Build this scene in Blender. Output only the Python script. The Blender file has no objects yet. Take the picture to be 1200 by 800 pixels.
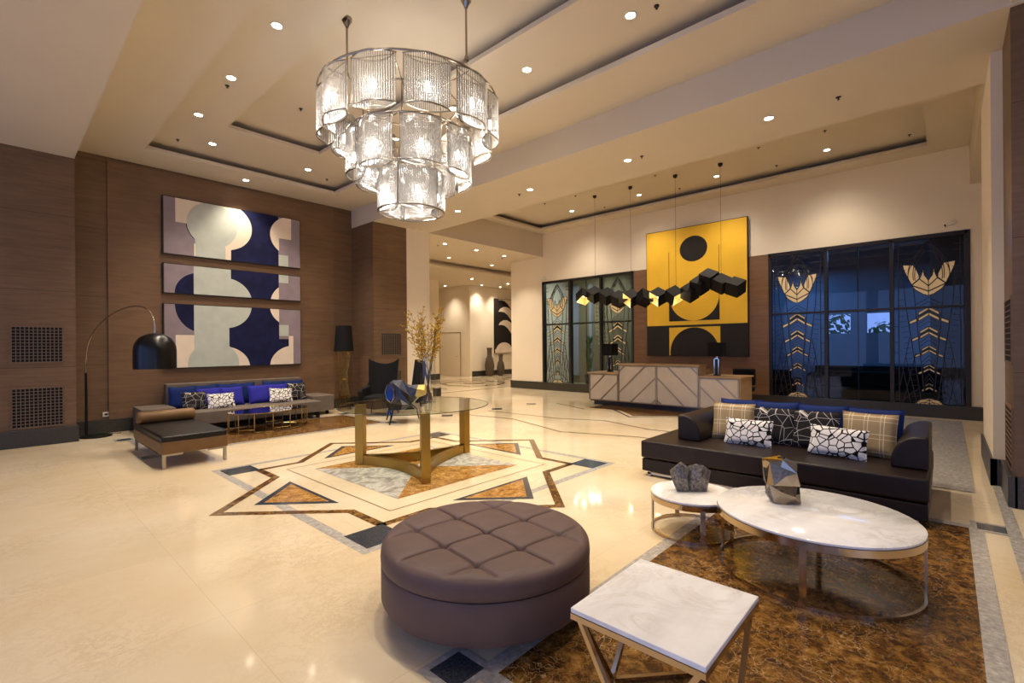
import bpy, bmesh, math, random
from mathutils import Vector, Matrix
random.seed(7)
PI = math.pi
S = bpy.context.scene
COL = S.collection

# ------------------------------------------------------------------ helpers
class MB:
    def __init__(s): s.v=[]; s.f=[]; s.m=[]
    def add(s, vs, fs, mi=0, M=None):
        b=len(s.v)
        for p in vs: s.v.append(tuple(M @ Vector(p)) if M is not None else tuple(p))
        for f in fs: s.f.append(tuple(b+i for i in f)); s.m.append(mi)
        return s
    def box(s,x0,x1,y0,y1,z0,z1,mi=0,M=None):
        vs=[(x0,y0,z0),(x1,y0,z0),(x1,y1,z0),(x0,y1,z0),(x0,y0,z1),(x1,y0,z1),(x1,y1,z1),(x0,y1,z1)]
        return s.add(vs,[(0,3,2,1),(4,5,6,7),(0,1,5,4),(1,2,6,5),(2,3,7,6),(3,0,4,7)],mi,M)
    def cyl(s,p0,p1,r0,r1=None,n=16,mi=0,cap=True):
        r1=r0 if r1 is None else r1
        p0=Vector(p0);p1=Vector(p1);d=(p1-p0).normalized()
        a=d.orthogonal().normalized();b=d.cross(a)
        vs=[];
        for p,r in((p0,r0),(p1,r1)):
            for i in range(n):
                t=2*PI*i/n; vs.append(tuple(p+a*math.cos(t)*r+b*math.sin(t)*r))
        fs=[(i,(i+1)%n,n+(i+1)%n,n+i) for i in range(n)]
        if cap: fs+= [tuple(range(n))[::-1],tuple(range(n,2*n))]
        return s.add(vs,fs,mi)
    def tube(s,pts,r,n=8,mi=0,closed=False):
        P=[Vector(p) for p in pts]; L=len(P); vs=[];fs=[]
        rr=r if isinstance(r,(list,tuple)) else [r]*L
        prev=None
        for i,p in enumerate(P):
            if closed: d=(P[(i+1)%L]-P[i-1])
            else: d=(P[min(i+1,L-1)]-P[max(i-1,0)])
            d.normalize()
            if prev is None: a=d.orthogonal().normalized()
            else:
                a=(prev-d*prev.dot(d)).normalized()
            prev=a; b=d.cross(a)
            for k in range(n):
                t=2*PI*k/n; vs.append(tuple(p+(a*math.cos(t)+b*math.sin(t))*rr[i]))
        R=L if closed else L-1
        for i in range(R):
            for k in range(n):
                j=(i+1)%L
                fs.append((i*n+k,i*n+(k+1)%n,j*n+(k+1)%n,j*n+k))
        if not closed: fs+=[tuple(range(n))[::-1],tuple(range((L-1)*n,L*n))]
        return s.add(vs,fs,mi)
    def lathe(s,prof,c=(0,0,0),n=32,mi=0,sx=1,sy=1,capb=True,capt=True):
        vs=[];fs=[]
        for r,z in prof:
            for i in range(n):
                t=2*PI*i/n; vs.append((c[0]+r*sx*math.cos(t),c[1]+r*sy*math.sin(t),c[2]+z))
        for j in range(len(prof)-1):
            for i in range(n): fs.append((j*n+i,j*n+(i+1)%n,(j+1)*n+(i+1)%n,(j+1)*n+i))
        if capb: fs.append(tuple(range(n))[::-1])
        if capt: fs.append(tuple(range((len(prof)-1)*n,len(prof)*n)))
        return s.add(vs,fs,mi)
    def prism(s,poly,fn0,fn1,mi=0):
        n=len(poly); vs=[fn0(*p) for p in poly]+[fn1(*p) for p in poly]
        return s.add(vs,[tuple(range(n)),tuple(range(n,2*n))[::-1]]+[(i,n+i,n+(i+1)%n,(i+1)%n) for i in range(n)],mi)
    def flat(s,poly,z,mi=0):
        vs=[(x,y,z) for x,y in poly]
        a=sum(poly[i][0]*poly[(i+1)%len(poly)][1]-poly[(i+1)%len(poly)][0]*poly[i][1] for i in range(len(poly)))
        f=tuple(range(len(poly)))
        return s.add(vs,[f if a>0 else f[::-1]],mi)
    def band(s,pts,w,z,mi=0,closed=True):
        # mitred strip centred on the polyline
        n=len(pts);L=[];Rr=[]
        for i in range(n):
            p=Vector(pts[i])
            a=Vector(pts[i-1]) if (closed or i>0) else None
            b=Vector(pts[(i+1)%n]) if (closed or i<n-1) else None
            d1=(p-a).normalized() if a is not None else None
            d2=(b-p).normalized() if b is not None else None
            if d1 is None:d1=d2
            if d2 is None:d2=d1
            n1=Vector((-d1.y,d1.x));n2=Vector((-d2.y,d2.x))
            m=(n1+n2).normalized(); k=w/2/max(.3,m.dot(n1))
            L.append(p+m*k);Rr.append(p-m*k)
        for i in range(n if closed else n-1):
            j=(i+1)%n
            s.flat([tuple(Rr[i]),tuple(Rr[j]),tuple(L[j]),tuple(L[i])],z,mi)
        return s
    def build(s,name,mats,parent=None,loc=None,smooth=None,bevel=None,fix=True,seg=2):
        me=bpy.data.meshes.new(name); me.from_pydata(s.v,[],s.f)
        mats=mats if isinstance(mats,(list,tuple)) else [mats]
        for m in mats: me.materials.append(m)
        me.polygons.foreach_set('material_index',s.m)
        if fix:
            bm=bmesh.new();bm.from_mesh(me);bmesh.ops.recalc_face_normals(bm,faces=bm.faces);bm.to_mesh(me);bm.free()
        if smooth is not None:
            me.polygons.foreach_set('use_smooth',[True]*len(me.polygons))
            me.set_sharp_from_angle(angle=math.radians(smooth))
        me.update()
        o=bpy.data.objects.new(name,me); COL.objects.link(o)
        if parent is not None: o.parent=parent
        if loc is not None: o.location=loc
        if bevel:
            b=o.modifiers.new('Bevel','BEVEL'); b.width=bevel; b.segments=seg; b.limit_method='ANGLE'; b.angle_limit=math.radians(40)
            if smooth is None:
                me.polygons.foreach_set('use_smooth',[True]*len(me.polygons)); me.set_sharp_from_angle(angle=math.radians(40))
        return o

def tag(o,label,cat,group=None):
    o['label']=label;o['category']=cat
    if group:o['group']=group
    return o
def struct(o): o['kind']='structure'; return o
def thing(name,label,cat,loc=(0,0,0),rz=0,group=None,tilt=None):
    o=bpy.data.objects.new(name,None); COL.objects.link(o); o.location=loc; o.rotation_euler=tilt if tilt else (0,0,rz)
    o.empty_display_size=.1
    return tag(o,label,cat,group)
def dup(o,parent=None):
    c=o.copy(); COL.objects.link(c); c.parent=parent
    for ch in list(o.children): dup(ch,c)
    return c

# ------------------------------------------------------------------ materials
def lin(c):
    if isinstance(c,str):
        c=c.lstrip('#'); c=[int(c[i:i+2],16) for i in(0,2,4)]
    o=[]
    for v in c:
        v/=255; o.append(v/12.92 if v<=.04045 else ((v+.055)/1.055)**2.4)
    return (*o,1)
class NT:
    def __init__(s,name):
        s.mat=bpy.data.materials.new(name); s.mat.use_nodes=True; s.t=s.mat.node_tree; s.n=s.t.nodes; s.l=s.t.links
        s.b=s.n['Principled BSDF']; s.out=s.n['Material Output']
    def new(s,t,**k):
        n=s.n.new(t)
        for a,b in k.items(): setattr(n,a,b)
        return n
    def link(s,a,b): s.l.new(a,b)
    def coord(s,which='Object',scale=(1,1,1),rot=(0,0,0),loc=(0,0,0)):
        tc=s.new('ShaderNodeTexCoord'); mp=s.new('ShaderNodeMapping'); s.link(tc.outputs[which],mp.inputs[0])
        mp.inputs['Scale'].default_value=scale; mp.inputs['Rotation'].default_value=rot; mp.inputs['Location'].default_value=loc
        return mp.outputs[0]
    def noise(s,vec,scale,detail=4,rough=.5,dist=0):
        n=s.new('ShaderNodeTexNoise'); s.link(vec,n.inputs['Vector'])
        n.inputs['Scale'].default_value=scale;n.inputs['Detail'].default_value=detail;n.inputs['Roughness'].default_value=rough;n.inputs['Distortion'].default_value=dist
        return n.outputs[0]
    def ramp(s,fac,stops,interp='LINEAR'):
        r=s.new('ShaderNodeValToRGB'); s.link(fac,r.inputs[0]); r.color_ramp.interpolation=interp
        e=r.color_ramp.elements
        while len(e)<len(stops): e.new(.5)
        for i,(p,c) in enumerate(stops): e[i].position=p; e[i].color=c if len(c)==4 else (*c,1)
        return r.outputs[0]
    def mix(s,fac,a,b,mode='MIX'):
        m=s.new('ShaderNodeMix',data_type='RGBA',blend_type=mode)
        for sock,v in((m.inputs[0],fac),(m.inputs[6],a),(m.inputs[7],b)):
            if hasattr(v,'links') or isinstance(v,bpy.types.NodeSocket): s.link(v,sock)
            else: sock.default_value=v
        return m.outputs[2]
    def math(s,op,a,b=0,c=0):
        m=s.new('ShaderNodeMath',operation=op)
        for i,v in enumerate((a,b,c)):
            if isinstance(v,bpy.types.NodeSocket): s.link(v,m.inputs[i])
            else: m.inputs[i].default_value=v
        return m.outputs[0]
    def bump(s,h,strength=.2,dist=.01):
        b=s.new('ShaderNodeBump'); b.inputs['Strength'].default_value=strength;b.inputs['Distance'].default_value=dist
        s.link(h,b.inputs['Height']); s.link(b.outputs[0],s.b.inputs['Normal'])
    def set(s,base=None,rough=None,metal=None,spec=None,**k):
        if base is not None:
            if isinstance(base,bpy.types.NodeSocket): s.link(base,s.b.inputs['Base Color'])
            else: s.b.inputs['Base Color'].default_value=base
        if rough is not None:
            if isinstance(rough,bpy.types.NodeSocket): s.link(rough,s.b.inputs['Roughness'])
            else: s.b.inputs['Roughness'].default_value=rough
        if metal is not None: s.b.inputs['Metallic'].default_value=metal
        if spec is not None: s.b.inputs['Specular IOR Level'].default_value=spec
        for a,b in k.items(): s.b.inputs[a.replace('_',' ')].default_value=b
        return s.mat

def plain(name,c,rough=.5,metal=0,spec=.5,var=.08,sc=6,bump=0,bs=200):
    t=NT(name); v=t.coord(); c=lin(c)
    n=t.noise(v,sc,3)
    d=tuple(x*(1-var) for x in c[:3])+(1,); e=tuple(min(1,x*(1+var)) for x in c[:3])+(1,)
    t.set(t.ramp(n,[(.3,d),(.7,e)]),rough,metal,spec)
    if bump: t.bump(t.noise(v,bs,2),bump,.002)
    return t.mat
def fabric(name,c,bump=.3,rough=.85):
    return plain(name,c,rough,0,.25,.1,8,bump,350)
def metal(name,c,rough=.15):
    return plain(name,c,rough,1,.5,.03,3)

M={}
M['ceil']=plain('ceiling_paint','#cfc3b0',.85,0,.2,.02,1)
M['cream']=plain('cream_wall_paint','#e9ddc8',.75,0,.3,.02,1)
M['dark_stone']=None
def stone(name,c1,c2,rough=.25,sc=60):
    t=NT(name); v=t.coord('Object'); n=t.noise(v,sc,5,.7); m=t.noise(v,3,4)
    c=t.ramp(n,[(.35,lin(c1)),(.6,lin(c2)),(.75,tuple(min(1,x*1.8) for x in lin(c2)[:3])+(1,))]); t.set(t.mix(.2,c,t.ramp(m,[(.3,lin(c1)),(.7,lin(c2))])),rough); return t.mat
M['dark_stone']=stone('dark_grey_stone','#26241f','#3c3933',.35)
M['granite']=stone('dark_granite_inlay','#23252a','#4b5058',.12,90)
M['grey_marble']=stone('grey_marble_inlay','#96918a','#c3bdb4',.12,25)
def grey_marble2():
    t=NT('silver_marble'); v=t.coord('Object',(1,1,1)); n=t.noise(v,5,8,.7,1.5)
    t.set(t.ramp(n,[(.35,lin('#8d8981')),(.5,lin('#b9b4ab')),(.6,lin('#d6d2c9')),(.65,lin('#a7a299'))]),.12); return t.mat
M['silver']=grey_marble2()
def brown_marble(nm='brown_vein_marble',cs=('#2b1a0f','#553718','#855e2b','#ad8548'),vc='#c8a878'):
    t=NT(nm); v=t.coord('Object'); 
    n0=t.noise(v,2.2,4,.6)
    w=t.mix(.12,v,t.noise(v,4,3)) if False else v
    n=t.noise(v,11,12,.8,.5)
    base=t.ramp(n,[(.36,lin(cs[0])),(.47,lin(cs[1])),(.56,lin(cs[2])),(.68,lin(cs[3]))])
    vo=t.new('ShaderNodeTexVoronoi',feature='DISTANCE_TO_EDGE'); 
    ds=t.new('ShaderNodeVectorMath',operation='ADD'); nn=t.new('ShaderNodeTexNoise'); nn.inputs['Scale'].default_value=5; nn.inputs['Detail'].default_value=5
    t.link(v,nn.inputs['Vector']); sc=t.new('ShaderNodeVectorMath',operation='SCALE'); sc.inputs['Scale'].default_value=.35; t.link(nn.outputs['Color'],sc.inputs[0])
    t.link(v,ds.inputs[0]); t.link(sc.outputs[0],ds.inputs[1]); t.link(ds.outputs[0],vo.inputs['Vector']); vo.inputs['Scale'].default_value=17
    vein=t.ramp(vo.outputs['Distance'],[(0,(1,1,1)),(.045,(0,0,0))])
    f=t.math('MULTIPLY',vein,t.ramp(n0,[(.4,(.06,)*3),(.62,(.8,)*3)]))
    c=t.mix(f,base,lin(vc))
    t.set(c,.12); return t.mat
M['brown_marble']=brown_marble(); M['brown_lit']=brown_marble('lit_brown_marble',('#6b4014','#9a6a2c','#c08e48','#d8ad6a'),'#ead2a0')  # second is a paler copy of the brown marble, lamp reflections put into its colour
def cream_floor():
    t=NT('cream_marble_floor'); v=t.coord('Object')
    n=t.noise(v,.55,5,.6); n2=t.noise(v,5.5,9,.78,.25)
    c=t.ramp(n,[(.3,lin('#dfc8a0')),(.55,lin('#e9d7b6')),(.75,lin('#f0e3c8'))])
    # fine tan veins, patchy
    vein=t.math('ABSOLUTE',t.math('SUBTRACT',n2,.5)); vm=t.ramp(vein,[(0,(1,1,1)),(.02,(.35,)*3),(.045,(0,0,0))])
    patch=t.ramp(t.noise(v,.9,3),[(.42,(0,0,0)),(.65,(.34,)*3)])
    c=t.mix(t.math('MULTIPLY',vm,patch),c,lin('#a98555'))
    # slab joints, 1.2 x 1.2 m
    br=t.new('ShaderNodeTexBrick'); t.link(t.coord('Object',(1,1,1),loc=(.3,.49,0)),br.inputs[0])
    br.offset=0;br.inputs['Scale'].default_value=1;br.inputs['Brick Width'].default_value=1.17;br.inputs['Row Height'].default_value=1.17
    br.inputs['Mortar Size'].default_value=.0022;br.inputs['Mortar Smooth'].default_value=.3
    for i,cc in((0,(1,1,1,1)),(1,(.96,.965,.97,1)),(2,(.86,.82,.76,1))): br.inputs[1+i].default_value=cc
    c=t.mix(1,c,br.outputs[0],'MULTIPLY')
    t.set(c,.08,0,.55); return t.mat
M['floor']=cream_floor()
M['floor_line']=plain('thin_floor_line','#8e7a5b',.15,0,.5,.1,4)
def white_marble():
    t=NT('white_veined_marble'); v=t.coord('Object',(1,1,1),(0,0,.5))
    n=t.noise(v,2.3,8,.65,2.0); vein=t.math('ABSOLUTE',t.math('SUBTRACT',n,.5)); m=t.noise(t.coord('Object',(1.2,4,1),(0,0,.6)),1.6,5)
    f=t.math('MULTIPLY',t.ramp(vein,[(0,(.5,)*3),(.02,(.25,)*3),(.07,(0,0,0))]),t.ramp(t.noise(v,1.6,3),[(.4,(.1,)*3),(.65,(1,)*3)]))
    c=t.mix(f,t.ramp(m,[(.35,lin('#e6e4e3')),(.6,lin('#f6f5f4'))]),lin('#a9997f')); t.set(c,.12); return t.mat
M['white_marble']=white_marble()
def wood(name,c1,c2,rough=.45,vert=False,panel=True):
    t=NT(name); sc=(1.2,1.2,14) ; v=t.coord('Object',sc); n=t.noise(v,1.6,6,.6,.6)
    big=t.noise(t.coord('Object'),.7,2)
    c=t.mix(.35,t.ramp(n,[(.3,lin(c1)),(.7,lin(c2))]),t.ramp(big,[(.35,lin(c1)),(.65,lin(c2))]))
    if panel:
        # horizontal panel joints
        sp=t.new('ShaderNodeSeparateXYZ'); t.link(t.coord('Object'),sp.inputs[0])
        z=t.math('FRACT',t.math('DIVIDE',sp.outputs[2],1.22)); j=t.math('LESS_THAN',z,.004)
        c=t.mix(j,c,lin('#2a1b12'))
    t.set(c,rough,0,.35); return t.mat
M['wood']=wood('brown_wood_panelling','#5f4a38','#7b6149')
M['wood_warm']=wood('warm_wood_panel','#6c4f3b','#87674c')
M['wood_plain']=wood('brown_wood_plain','#654d39','#806349',panel=False)
M['desk_wood']=wood('pale_desk_veneer','#a98a61','#c2a47c',.3,panel=False)
M['desk_panel']=plain('pale_grey_desk_panel','#c9bdaa',.22,0,.5,.06,3)
M['chrome']=metal('polished_steel','#cfc9be',.06)
M['champagne']=metal('champagne_metal','#b9a488',.14)
M['brass']=metal('satin_brass','#a5853f',.34)
M['brass2']=metal('antique_brass','#a88f5a',.25)
M['gold_wire']=metal('gold_wire','#c0913a',.25)
M['brushed']=metal('brushed_steel','#b9b2a4',.3)
M['desk_strip']=metal('dull_nickel_strip','#a0978a',.3)
M['bronze']=metal('antique_nickel','#aaa091',.2)
M['black_metal']=plain('black_lacquer','#0b0b0c',.28,0,.4,.02)
M['black_matt']=plain('matt_black','#0c0c0d',.7,0,.3,.02)
M['black_fabric']=fabric('black_fabric','#121214')
M['grille']=plain('dark_grille_metal','#1d1712',.5,0,.4,.05)
M['grid_metal']=plain('grey_brown_grid','#75665a',.5,.2,.4,.05)
M['leather']=plain('espresso_leather','#1d120e',.42,0,.3,.08,12,.25,260)
M['leather_dark']=plain('near_black_leather','#15100e',.4,0,.35,.08,12,.2,260)
M['taupe_leather']=plain('mauve_brown_leather','#63504b',.55,0,.25,.05,8,.2,240)
M['tan_leather']=plain('tan_brown_leather','#725431',.5,0,.3,.06,8,.15,240)
M['sofa_fabric']=fabric('taupe_fabric','#6d6258')
M['sofa_side']=fabric('brown_upholstery','#5a4c40')
M['navy']=fabric('navy_cushion_cloth','#12275f')
M['royal']=fabric('royal_blue_cushion_cloth','#2c2c94')
def pillow_plaid():
    t=NT('tan_check_cloth'); sp=t.new('ShaderNodeSeparateXYZ'); t.link(t.coord('Object'),sp.inputs[0])
    def ln(o,k,off,w): return t.math('LESS_THAN',t.math('ABSOLUTE',t.math('SUBTRACT',t.math('FRACT',t.math('ADD',t.math('DIVIDE',o,k),off)),.5)),w)
    a=t.math('MAXIMUM',ln(sp.outputs[0],.13,.5,.025),ln(sp.outputs[0],.13,.72,.02)); b=t.math('MAXIMUM',ln(sp.outputs[2],.17,.5,.02),ln(sp.outputs[2],.17,.75,.015))
    c=t.mix(t.math('MAXIMUM',a,b),lin('#a38c68'),lin('#d8cbb0')); t.set(c,.85,0,.2); t.bump(t.noise(t.coord(),300,2),.3,.002); return t.mat
M['plaid']=pillow_plaid()
def pillow_vor(name,ground,line,scale,w,rand=1.0,metric='EUCLIDEAN',extra=False):
    t=NT(name); v=t.coord('Object',(1,0,1))
    vo=t.new('ShaderNodeTexVoronoi',feature='DISTANCE_TO_EDGE'); vo.inputs['Scale'].default_value=scale; vo.inputs['Randomness'].default_value=rand; t.link(v,vo.inputs['Vector'])
    f=t.math('LESS_THAN',vo.outputs['Distance'],w)
    if extra:
        sp=t.new('ShaderNodeSeparateXYZ'); t.link(t.coord('Object',(1,1,1),(0,.9,0)),sp.inputs[0])
        v2=t.new('ShaderNodeTexVoronoi',feature='F1'); v2.inputs['Scale'].default_value=scale; v2.inputs['Randomness'].default_value=rand; t.link(v,v2.inputs['Vector'])
        sx=t.new('ShaderNodeSeparateXYZ'); t.link(v2.outputs['Color'],sx.inputs[0])
        dirn=t.math('MULTIPLY',sx.outputs[0],6.28)
        s1=t.new('ShaderNodeSeparateXYZ'); t.link(t.coord('Object'),s1.inputs[0])
        u=t.math('ADD',t.math('MULTIPLY',s1.outputs[0],t.math('COSINE',dirn)),t.math('MULTIPLY',s1.outputs[2],t.math('SINE',dirn)))
        g=t.math('LESS_THAN',t.math('FRACT',t.math('MULTIPLY',u,11)),.035)
        f=t.math('MAXIMUM',f,g)
    t.set(t.mix(f,lin(ground),lin(line)),.85,0,.2); t.bump(t.noise(t.coord(),300,2),.3,.002); return t.mat
M['mosaic_pillow']=pillow_vor('white_pebble_print_cloth','#e6e1dc','#17120f',14.5,.062)
M['line_pillow']=pillow_vor('charcoal_line_print_cloth','#262324','#c4beb8',7.5,.012,.75,extra=True)
def thin_glass(name,tint,refl_ior=1.5,rough=0.0,boost=0):
    t=NT(name); t.n.remove(t.b); tr=t.new('ShaderNodeBsdfTransparent'); tr.inputs[0].default_value=tint
    gl=t.new('ShaderNodeBsdfGlossy'); gl.inputs['Roughness'].default_value=rough
    fr=t.new('ShaderNodeFresnel'); fr.inputs[0].default_value=refl_ior
    ge=t.new('ShaderNodeNewGeometry')
    mx=t.new('ShaderNodeMixShader'); t.link(t.math('MULTIPLY',t.math('ADD',fr.outputs[0],boost),t.math('SUBTRACT',1.0,ge.outputs['Backfacing'])),mx.inputs[0]); t.link(tr.outputs[0],mx.inputs[1]); t.link(gl.outputs[0],mx.inputs[2]); t.link(mx.outputs[0],t.out.inputs[0]); return t.mat
M['pane']=thin_glass('window_glass',(.62,.7,.78,1),1.5)
M['table_glass']=thin_glass('greenish_table_glass',(.92,.95,.92,1),1.28,0,.0)
M['smoked_glass']=thin_glass('smoked_glass',(.25,.22,.24,1),1.6,0,.25)
M['vase_glass']=thin_glass('clear_vase_glass',(.93,.95,.95,1),1.25,0,.05)
def shade_glass(nm,dk):
    t=NT(nm); t.n.remove(t.b)
    tr=t.new('ShaderNodeBsdfTransparent'); tr.inputs[0].default_value=(.98*dk,.97*dk,.96*dk,1)
    gl=t.new('ShaderNodeBsdfGlossy'); gl.inputs['Roughness'].default_value=.10; gl.inputs[0].default_value=(.95*dk,.94*dk,.92*dk,1)
    tl=t.new('ShaderNodeBsdfTranslucent'); tl.inputs[0].default_value=(.95*dk,.94*dk,.92*dk,1)
    df=t.new('ShaderNodeBsdfDiffuse'); df.inputs[0].default_value=(.8,.78,.75,1)
    m1=t.new('ShaderNodeMixShader'); m1.inputs[0].default_value=.42; t.link(tl.outputs[0],m1.inputs[1]); t.link(gl.outputs[0],m1.inputs[2])
    m2=t.new('ShaderNodeMixShader'); m2.inputs[0].default_value=.40; t.link(tr.outputs[0],m2.inputs[1]); t.link(m1.outputs[0],m2.inputs[2])
    t.link(m2.outputs[0],t.out.inputs[0]); return t.mat
M['crystal']=shade_glass('ribbed_crystal',1); M['crystal_edge_dark']=shade_glass('crystal_refraction_dark',.3)  # second is a dark copy, refraction at the rod edges put into its colour
def emis(name,c,s):
    t=NT(name); t.n.remove(t.b); e=t.new('ShaderNodeEmission'); e.inputs[0].default_value=(*c,1); e.inputs[1].default_value=s; t.link(e.outputs[0],t.out.inputs[0]); return t.mat
M['bulb']=emis('lit_bulb',(1,.92,.82),14)
M['lamp_face']=emis('lit_downlight',(1,.86,.66),30)
M['gold_leaf']=plain('gold_leaf_interior','#e3cf96',.35,.4,.5,.08)
M['art_yellow']=plain('yellow_paint','#efbf38',.6,0,.3,.06,1.5)
M['art_black']=plain('charcoal_paint','#25211f',.6,0,.3,.05,2)
def paint(name,c,var=.08): return plain(name,c,.75,0,.2,var,5)
M['p_mauve']=paint('mauve_paint','#8d8086'); M['p_cream']=paint('cream_paint','#e3d3bf',.04); M['p_sage']=paint('sage_paint','#b6bcb2',.06); M['p_navy']=paint('navy_paint','#15183d',.35)
M['frame_black']=plain('black_frame','#15110f',.5,0,.4,.03)
M['window_frame']=plain('dark_bronze_frame','#1b1512',.4,0,.5,.05)
M['tulip_gold']=plain('cream_gold_glass','#f4dfae',.35,0,.5,.04,4)
M['tulip_green']=plain('green_glass_chip','#123f2c',.2,0,.5,.2)
M['white_plastic']=plain('white_plastic','#d8d3c8',.4)
M['dark_plastic']=plain('dark_plastic','#26221e',.5)
M['rock']=None
def rock(name,c1,c2,met,rough):
    t=NT(name); v=t.coord(); n=t.noise(v,45,4,.7); t.set(t.ramp(n,[(.3,lin(c1)),(.7,lin(c2))]),rough,met); t.bump(t.noise(v,70,3),.7,.01); return t.mat
M['rock']=rock('cast_pewter','#3b3734','#96908a',.55,.42)
M['hammered']=rock('hammered_silver','#55504d','#8c8784',.85,.35)
M['mirror']=metal('mirror_facet','#9d9182',.05)
M['vase_dark']=rock('rough_dark_clay','#3a2f26','#6d5f4f',0,.7)
M['m_blue']=rock('blue_speckled_enamel','#0c1024','#2b2f48',0,.6)
M['m_deep']=plain('deep_blue_enamel','#0a357f',.35,0,.4,.3,12)
M['m_grey']=rock('grey_speckled_enamel','#25252c','#575760',0,.6)
M['m_white']=plain('pale_grey_facet','#a9a9a6',.3,0,.5,.1,20)
M['m_gold']=plain('pale_gold_facet','#d9bf6d',.25,.3,.5,.1)
M['m_black']=plain('black_facet','#0c0c12',.15,0,.6,.05)
M['twig']=plain('brown_twig','#4a2f1a',.7)
M['blossom']=plain('yellow_blossom','#c39a26',.6,0,.3,.3,30)
M['lounge_wall']=plain('pale_lounge_wall','#8d97a8',.8,0,.2,.03,1)
M['olive_wall']=plain('olive_grey_wall','#7c745c',.7,0,.2,.05,1)
M['lounge_floor']=plain('dark_polished_floor','#4a4640',.15,0,.5,.1,1)
M['foliage']=plain('green_foliage','#2f6b35',.7,0,.3,.6,14)
M['sofa_black']=fabric('black_lounge_fabric','#101114')
M['moss']=plain('dark_moss_carpet','#2d3020',.9)
def hallfloor(): return M['floor']

# ------------------------------------------------------------------ floor (one mesh, marble inlays set in it)
CX,CY=3.585,4.905
fl=MB()
fl.box(-5,26,-6,21,-.2,-.003,0)
e=-.0025
def step(): 
    global e; e+=.00035; return e
def rect(x0,x1,y0,y1): return [(x0,y0),(x1,y0),(x1,y1),(x0,y1)]
# star pattern: 0 cream 1 grey 2 granite 3 brown 4 silver 5 line
def star(cx,cy,full=True):
    h=1.78
    fl.band([(cx-h+.05,cy-h+.05),(cx+h-.05,cy-h+.05),(cx+h-.05,cy+h-.05),(cx-h+.05,cy+h-.05)],.095,step(),1)
    z=step()
    # spiked brown outline
    tip,base,w,cor=2.28,1.36,.86,1.52
    pts=[]
    for k in range(4):
        a=PI+k*PI/2
        ca,sa=round(math.cos(a)),round(math.sin(a))
        for (u,v) in ((cor-.16,-cor),(cor-.16,-cor+.0),(base,-w),(tip,0),(base,w)):
            pts.append((cx+u*ca-v*sa,cy+u*sa+v*ca))
    P=[]
    for k in range(4):
        a=PI+k*PI/2; ca,sa=round(math.cos(a)),round(math.sin(a))
        for (u,v) in ((1.37,-1.37),(1.37,-w),(tip-.05,0),(1.37,w)):
            P.append((cx+u*ca-v*sa,cy+u*sa+v*ca))
    z=step()
    # each spike and its shoulders
    for k in range(4):
        a=PI+k*PI/2; ca,sa=round(math.cos(a)),round(math.sin(a))
        R=lambda u,v:(cx+u*ca-v*sa,cy+u*sa+v*ca)
        fl.band([R(1.37,-1.40),R(1.37,-.86),R(2.22,0),R(1.37,.86),R(1.37,1.40)],.085,z,3,closed=False)
    z=step()
    for sx in(-1,1):
        for sy in(-1,1):
            fl.flat(rect(cx+sx*1.53-.175,cx+sx*1.53+.175,cy+sy*1.53-.175,cy+sy*1.53+.175),z,2)
    if not full: return
    z=step()
    for k in range(4):
        a=PI+k*PI/2; ca,sa=round(math.cos(a)),round(math.sin(a))
        R=lambda u,v:(cx+u*ca-v*sa,cy+u*sa+v*ca)
        fl.flat([R(1.90,0),R(1.33,.56),R(1.33,-.56)],z,2)
    z=step()
    for k in range(4):
        a=PI+k*PI/2; ca,sa=round(math.cos(a)),round(math.sin(a))
        R=lambda u,v:(cx+u*ca-v*sa,cy+u*sa+v*ca)
        fl.flat([R(1.81,0),R(1.37,.44),R(1.37,-.44)],z,6)
    c=.89
    K=[(cx-c,cy-c),(cx+c,cy-c),(cx+c,cy+c),(cx-c,cy+c)]
    for k,mi in enumerate((6,4,6,4)): fl.flat([K[k],K[(k+1)%4],(cx,cy)],z,mi)
    q=1.13
    fl.band([(cx-q,cy-q),(cx+q,cy-q),(cx+q,cy+q),(cx-q,cy+q)],.012,z,5)
star(CX,CY)
# star under the reception desk
z=step(); fl.flat(rect(9.75,12.4,3.4,6.4),z,3)
z=step(); 
for k in range(4):
    a=PI+k*PI/2; ca,sa=round(math.cos(a)),round(math.sin(a))
    R=lambda u,v:(11.25+u*ca-v*sa,4.9+u*sa+v*ca)
    if k!=2: fl.flat([R(2.12,0),R(1.3,.86),R(1.3,-.86)],z,3)
    if k!=2: fl.band([R(1.37,-1.5),R(1.37,-.95),R(2.28,0),R(1.37,.95),R(1.37,1.5)],.05,z,2,closed=False)
# brown fields with grey border: right (sofa) and left (far sofa)
def field(x0,x1,y0,y1,mi=3):
    fl.flat(rect(x0,x1,y0,y1),step(),mi)
    fl.band([(x0-.045,y0-.045),(x1+.045,y0-.045),(x1+.045,y1+.045),(x0-.045,y1+.045)],.09,step(),1)
    z=step()
    for x in(x0-.11,x1+.11):
        for y in(y0-.14,y1+.16):
            fl.flat(rect(x-.13,x+.13,y-.13,y+.13),z,1)
    z=step()
    for x in(x0-.11,x1+.11):
        for y in(y0-.14,y1+.16):
            fl.flat(rect(x-.09,x+.09,y-.09,y+.09),z,2)
field(1.56,5.32,-.12,1.53)
field(1.58,5.25,8.32,9.9)
z=step()
fl.flat(rect(1.3,9,-.42,-.34),z,1); fl.flat(rect(6.6,12.4,-.2,.9),z,1)
for L in ([(7.77,7.89),(7.88,5.89),(8.22,5.05),(7.87,3.93),(7.9,2.0)],[(7.05,7.74),(7.22,6.58),(6.68,4.99),(7.11,3.71),(7.1,2.0)],[(9.9,7.5),(9.4,6.3)],[(6.9,9.3),(7.0,7.9)]):
    fl.band(L,.035,z,5,closed=False)
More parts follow.
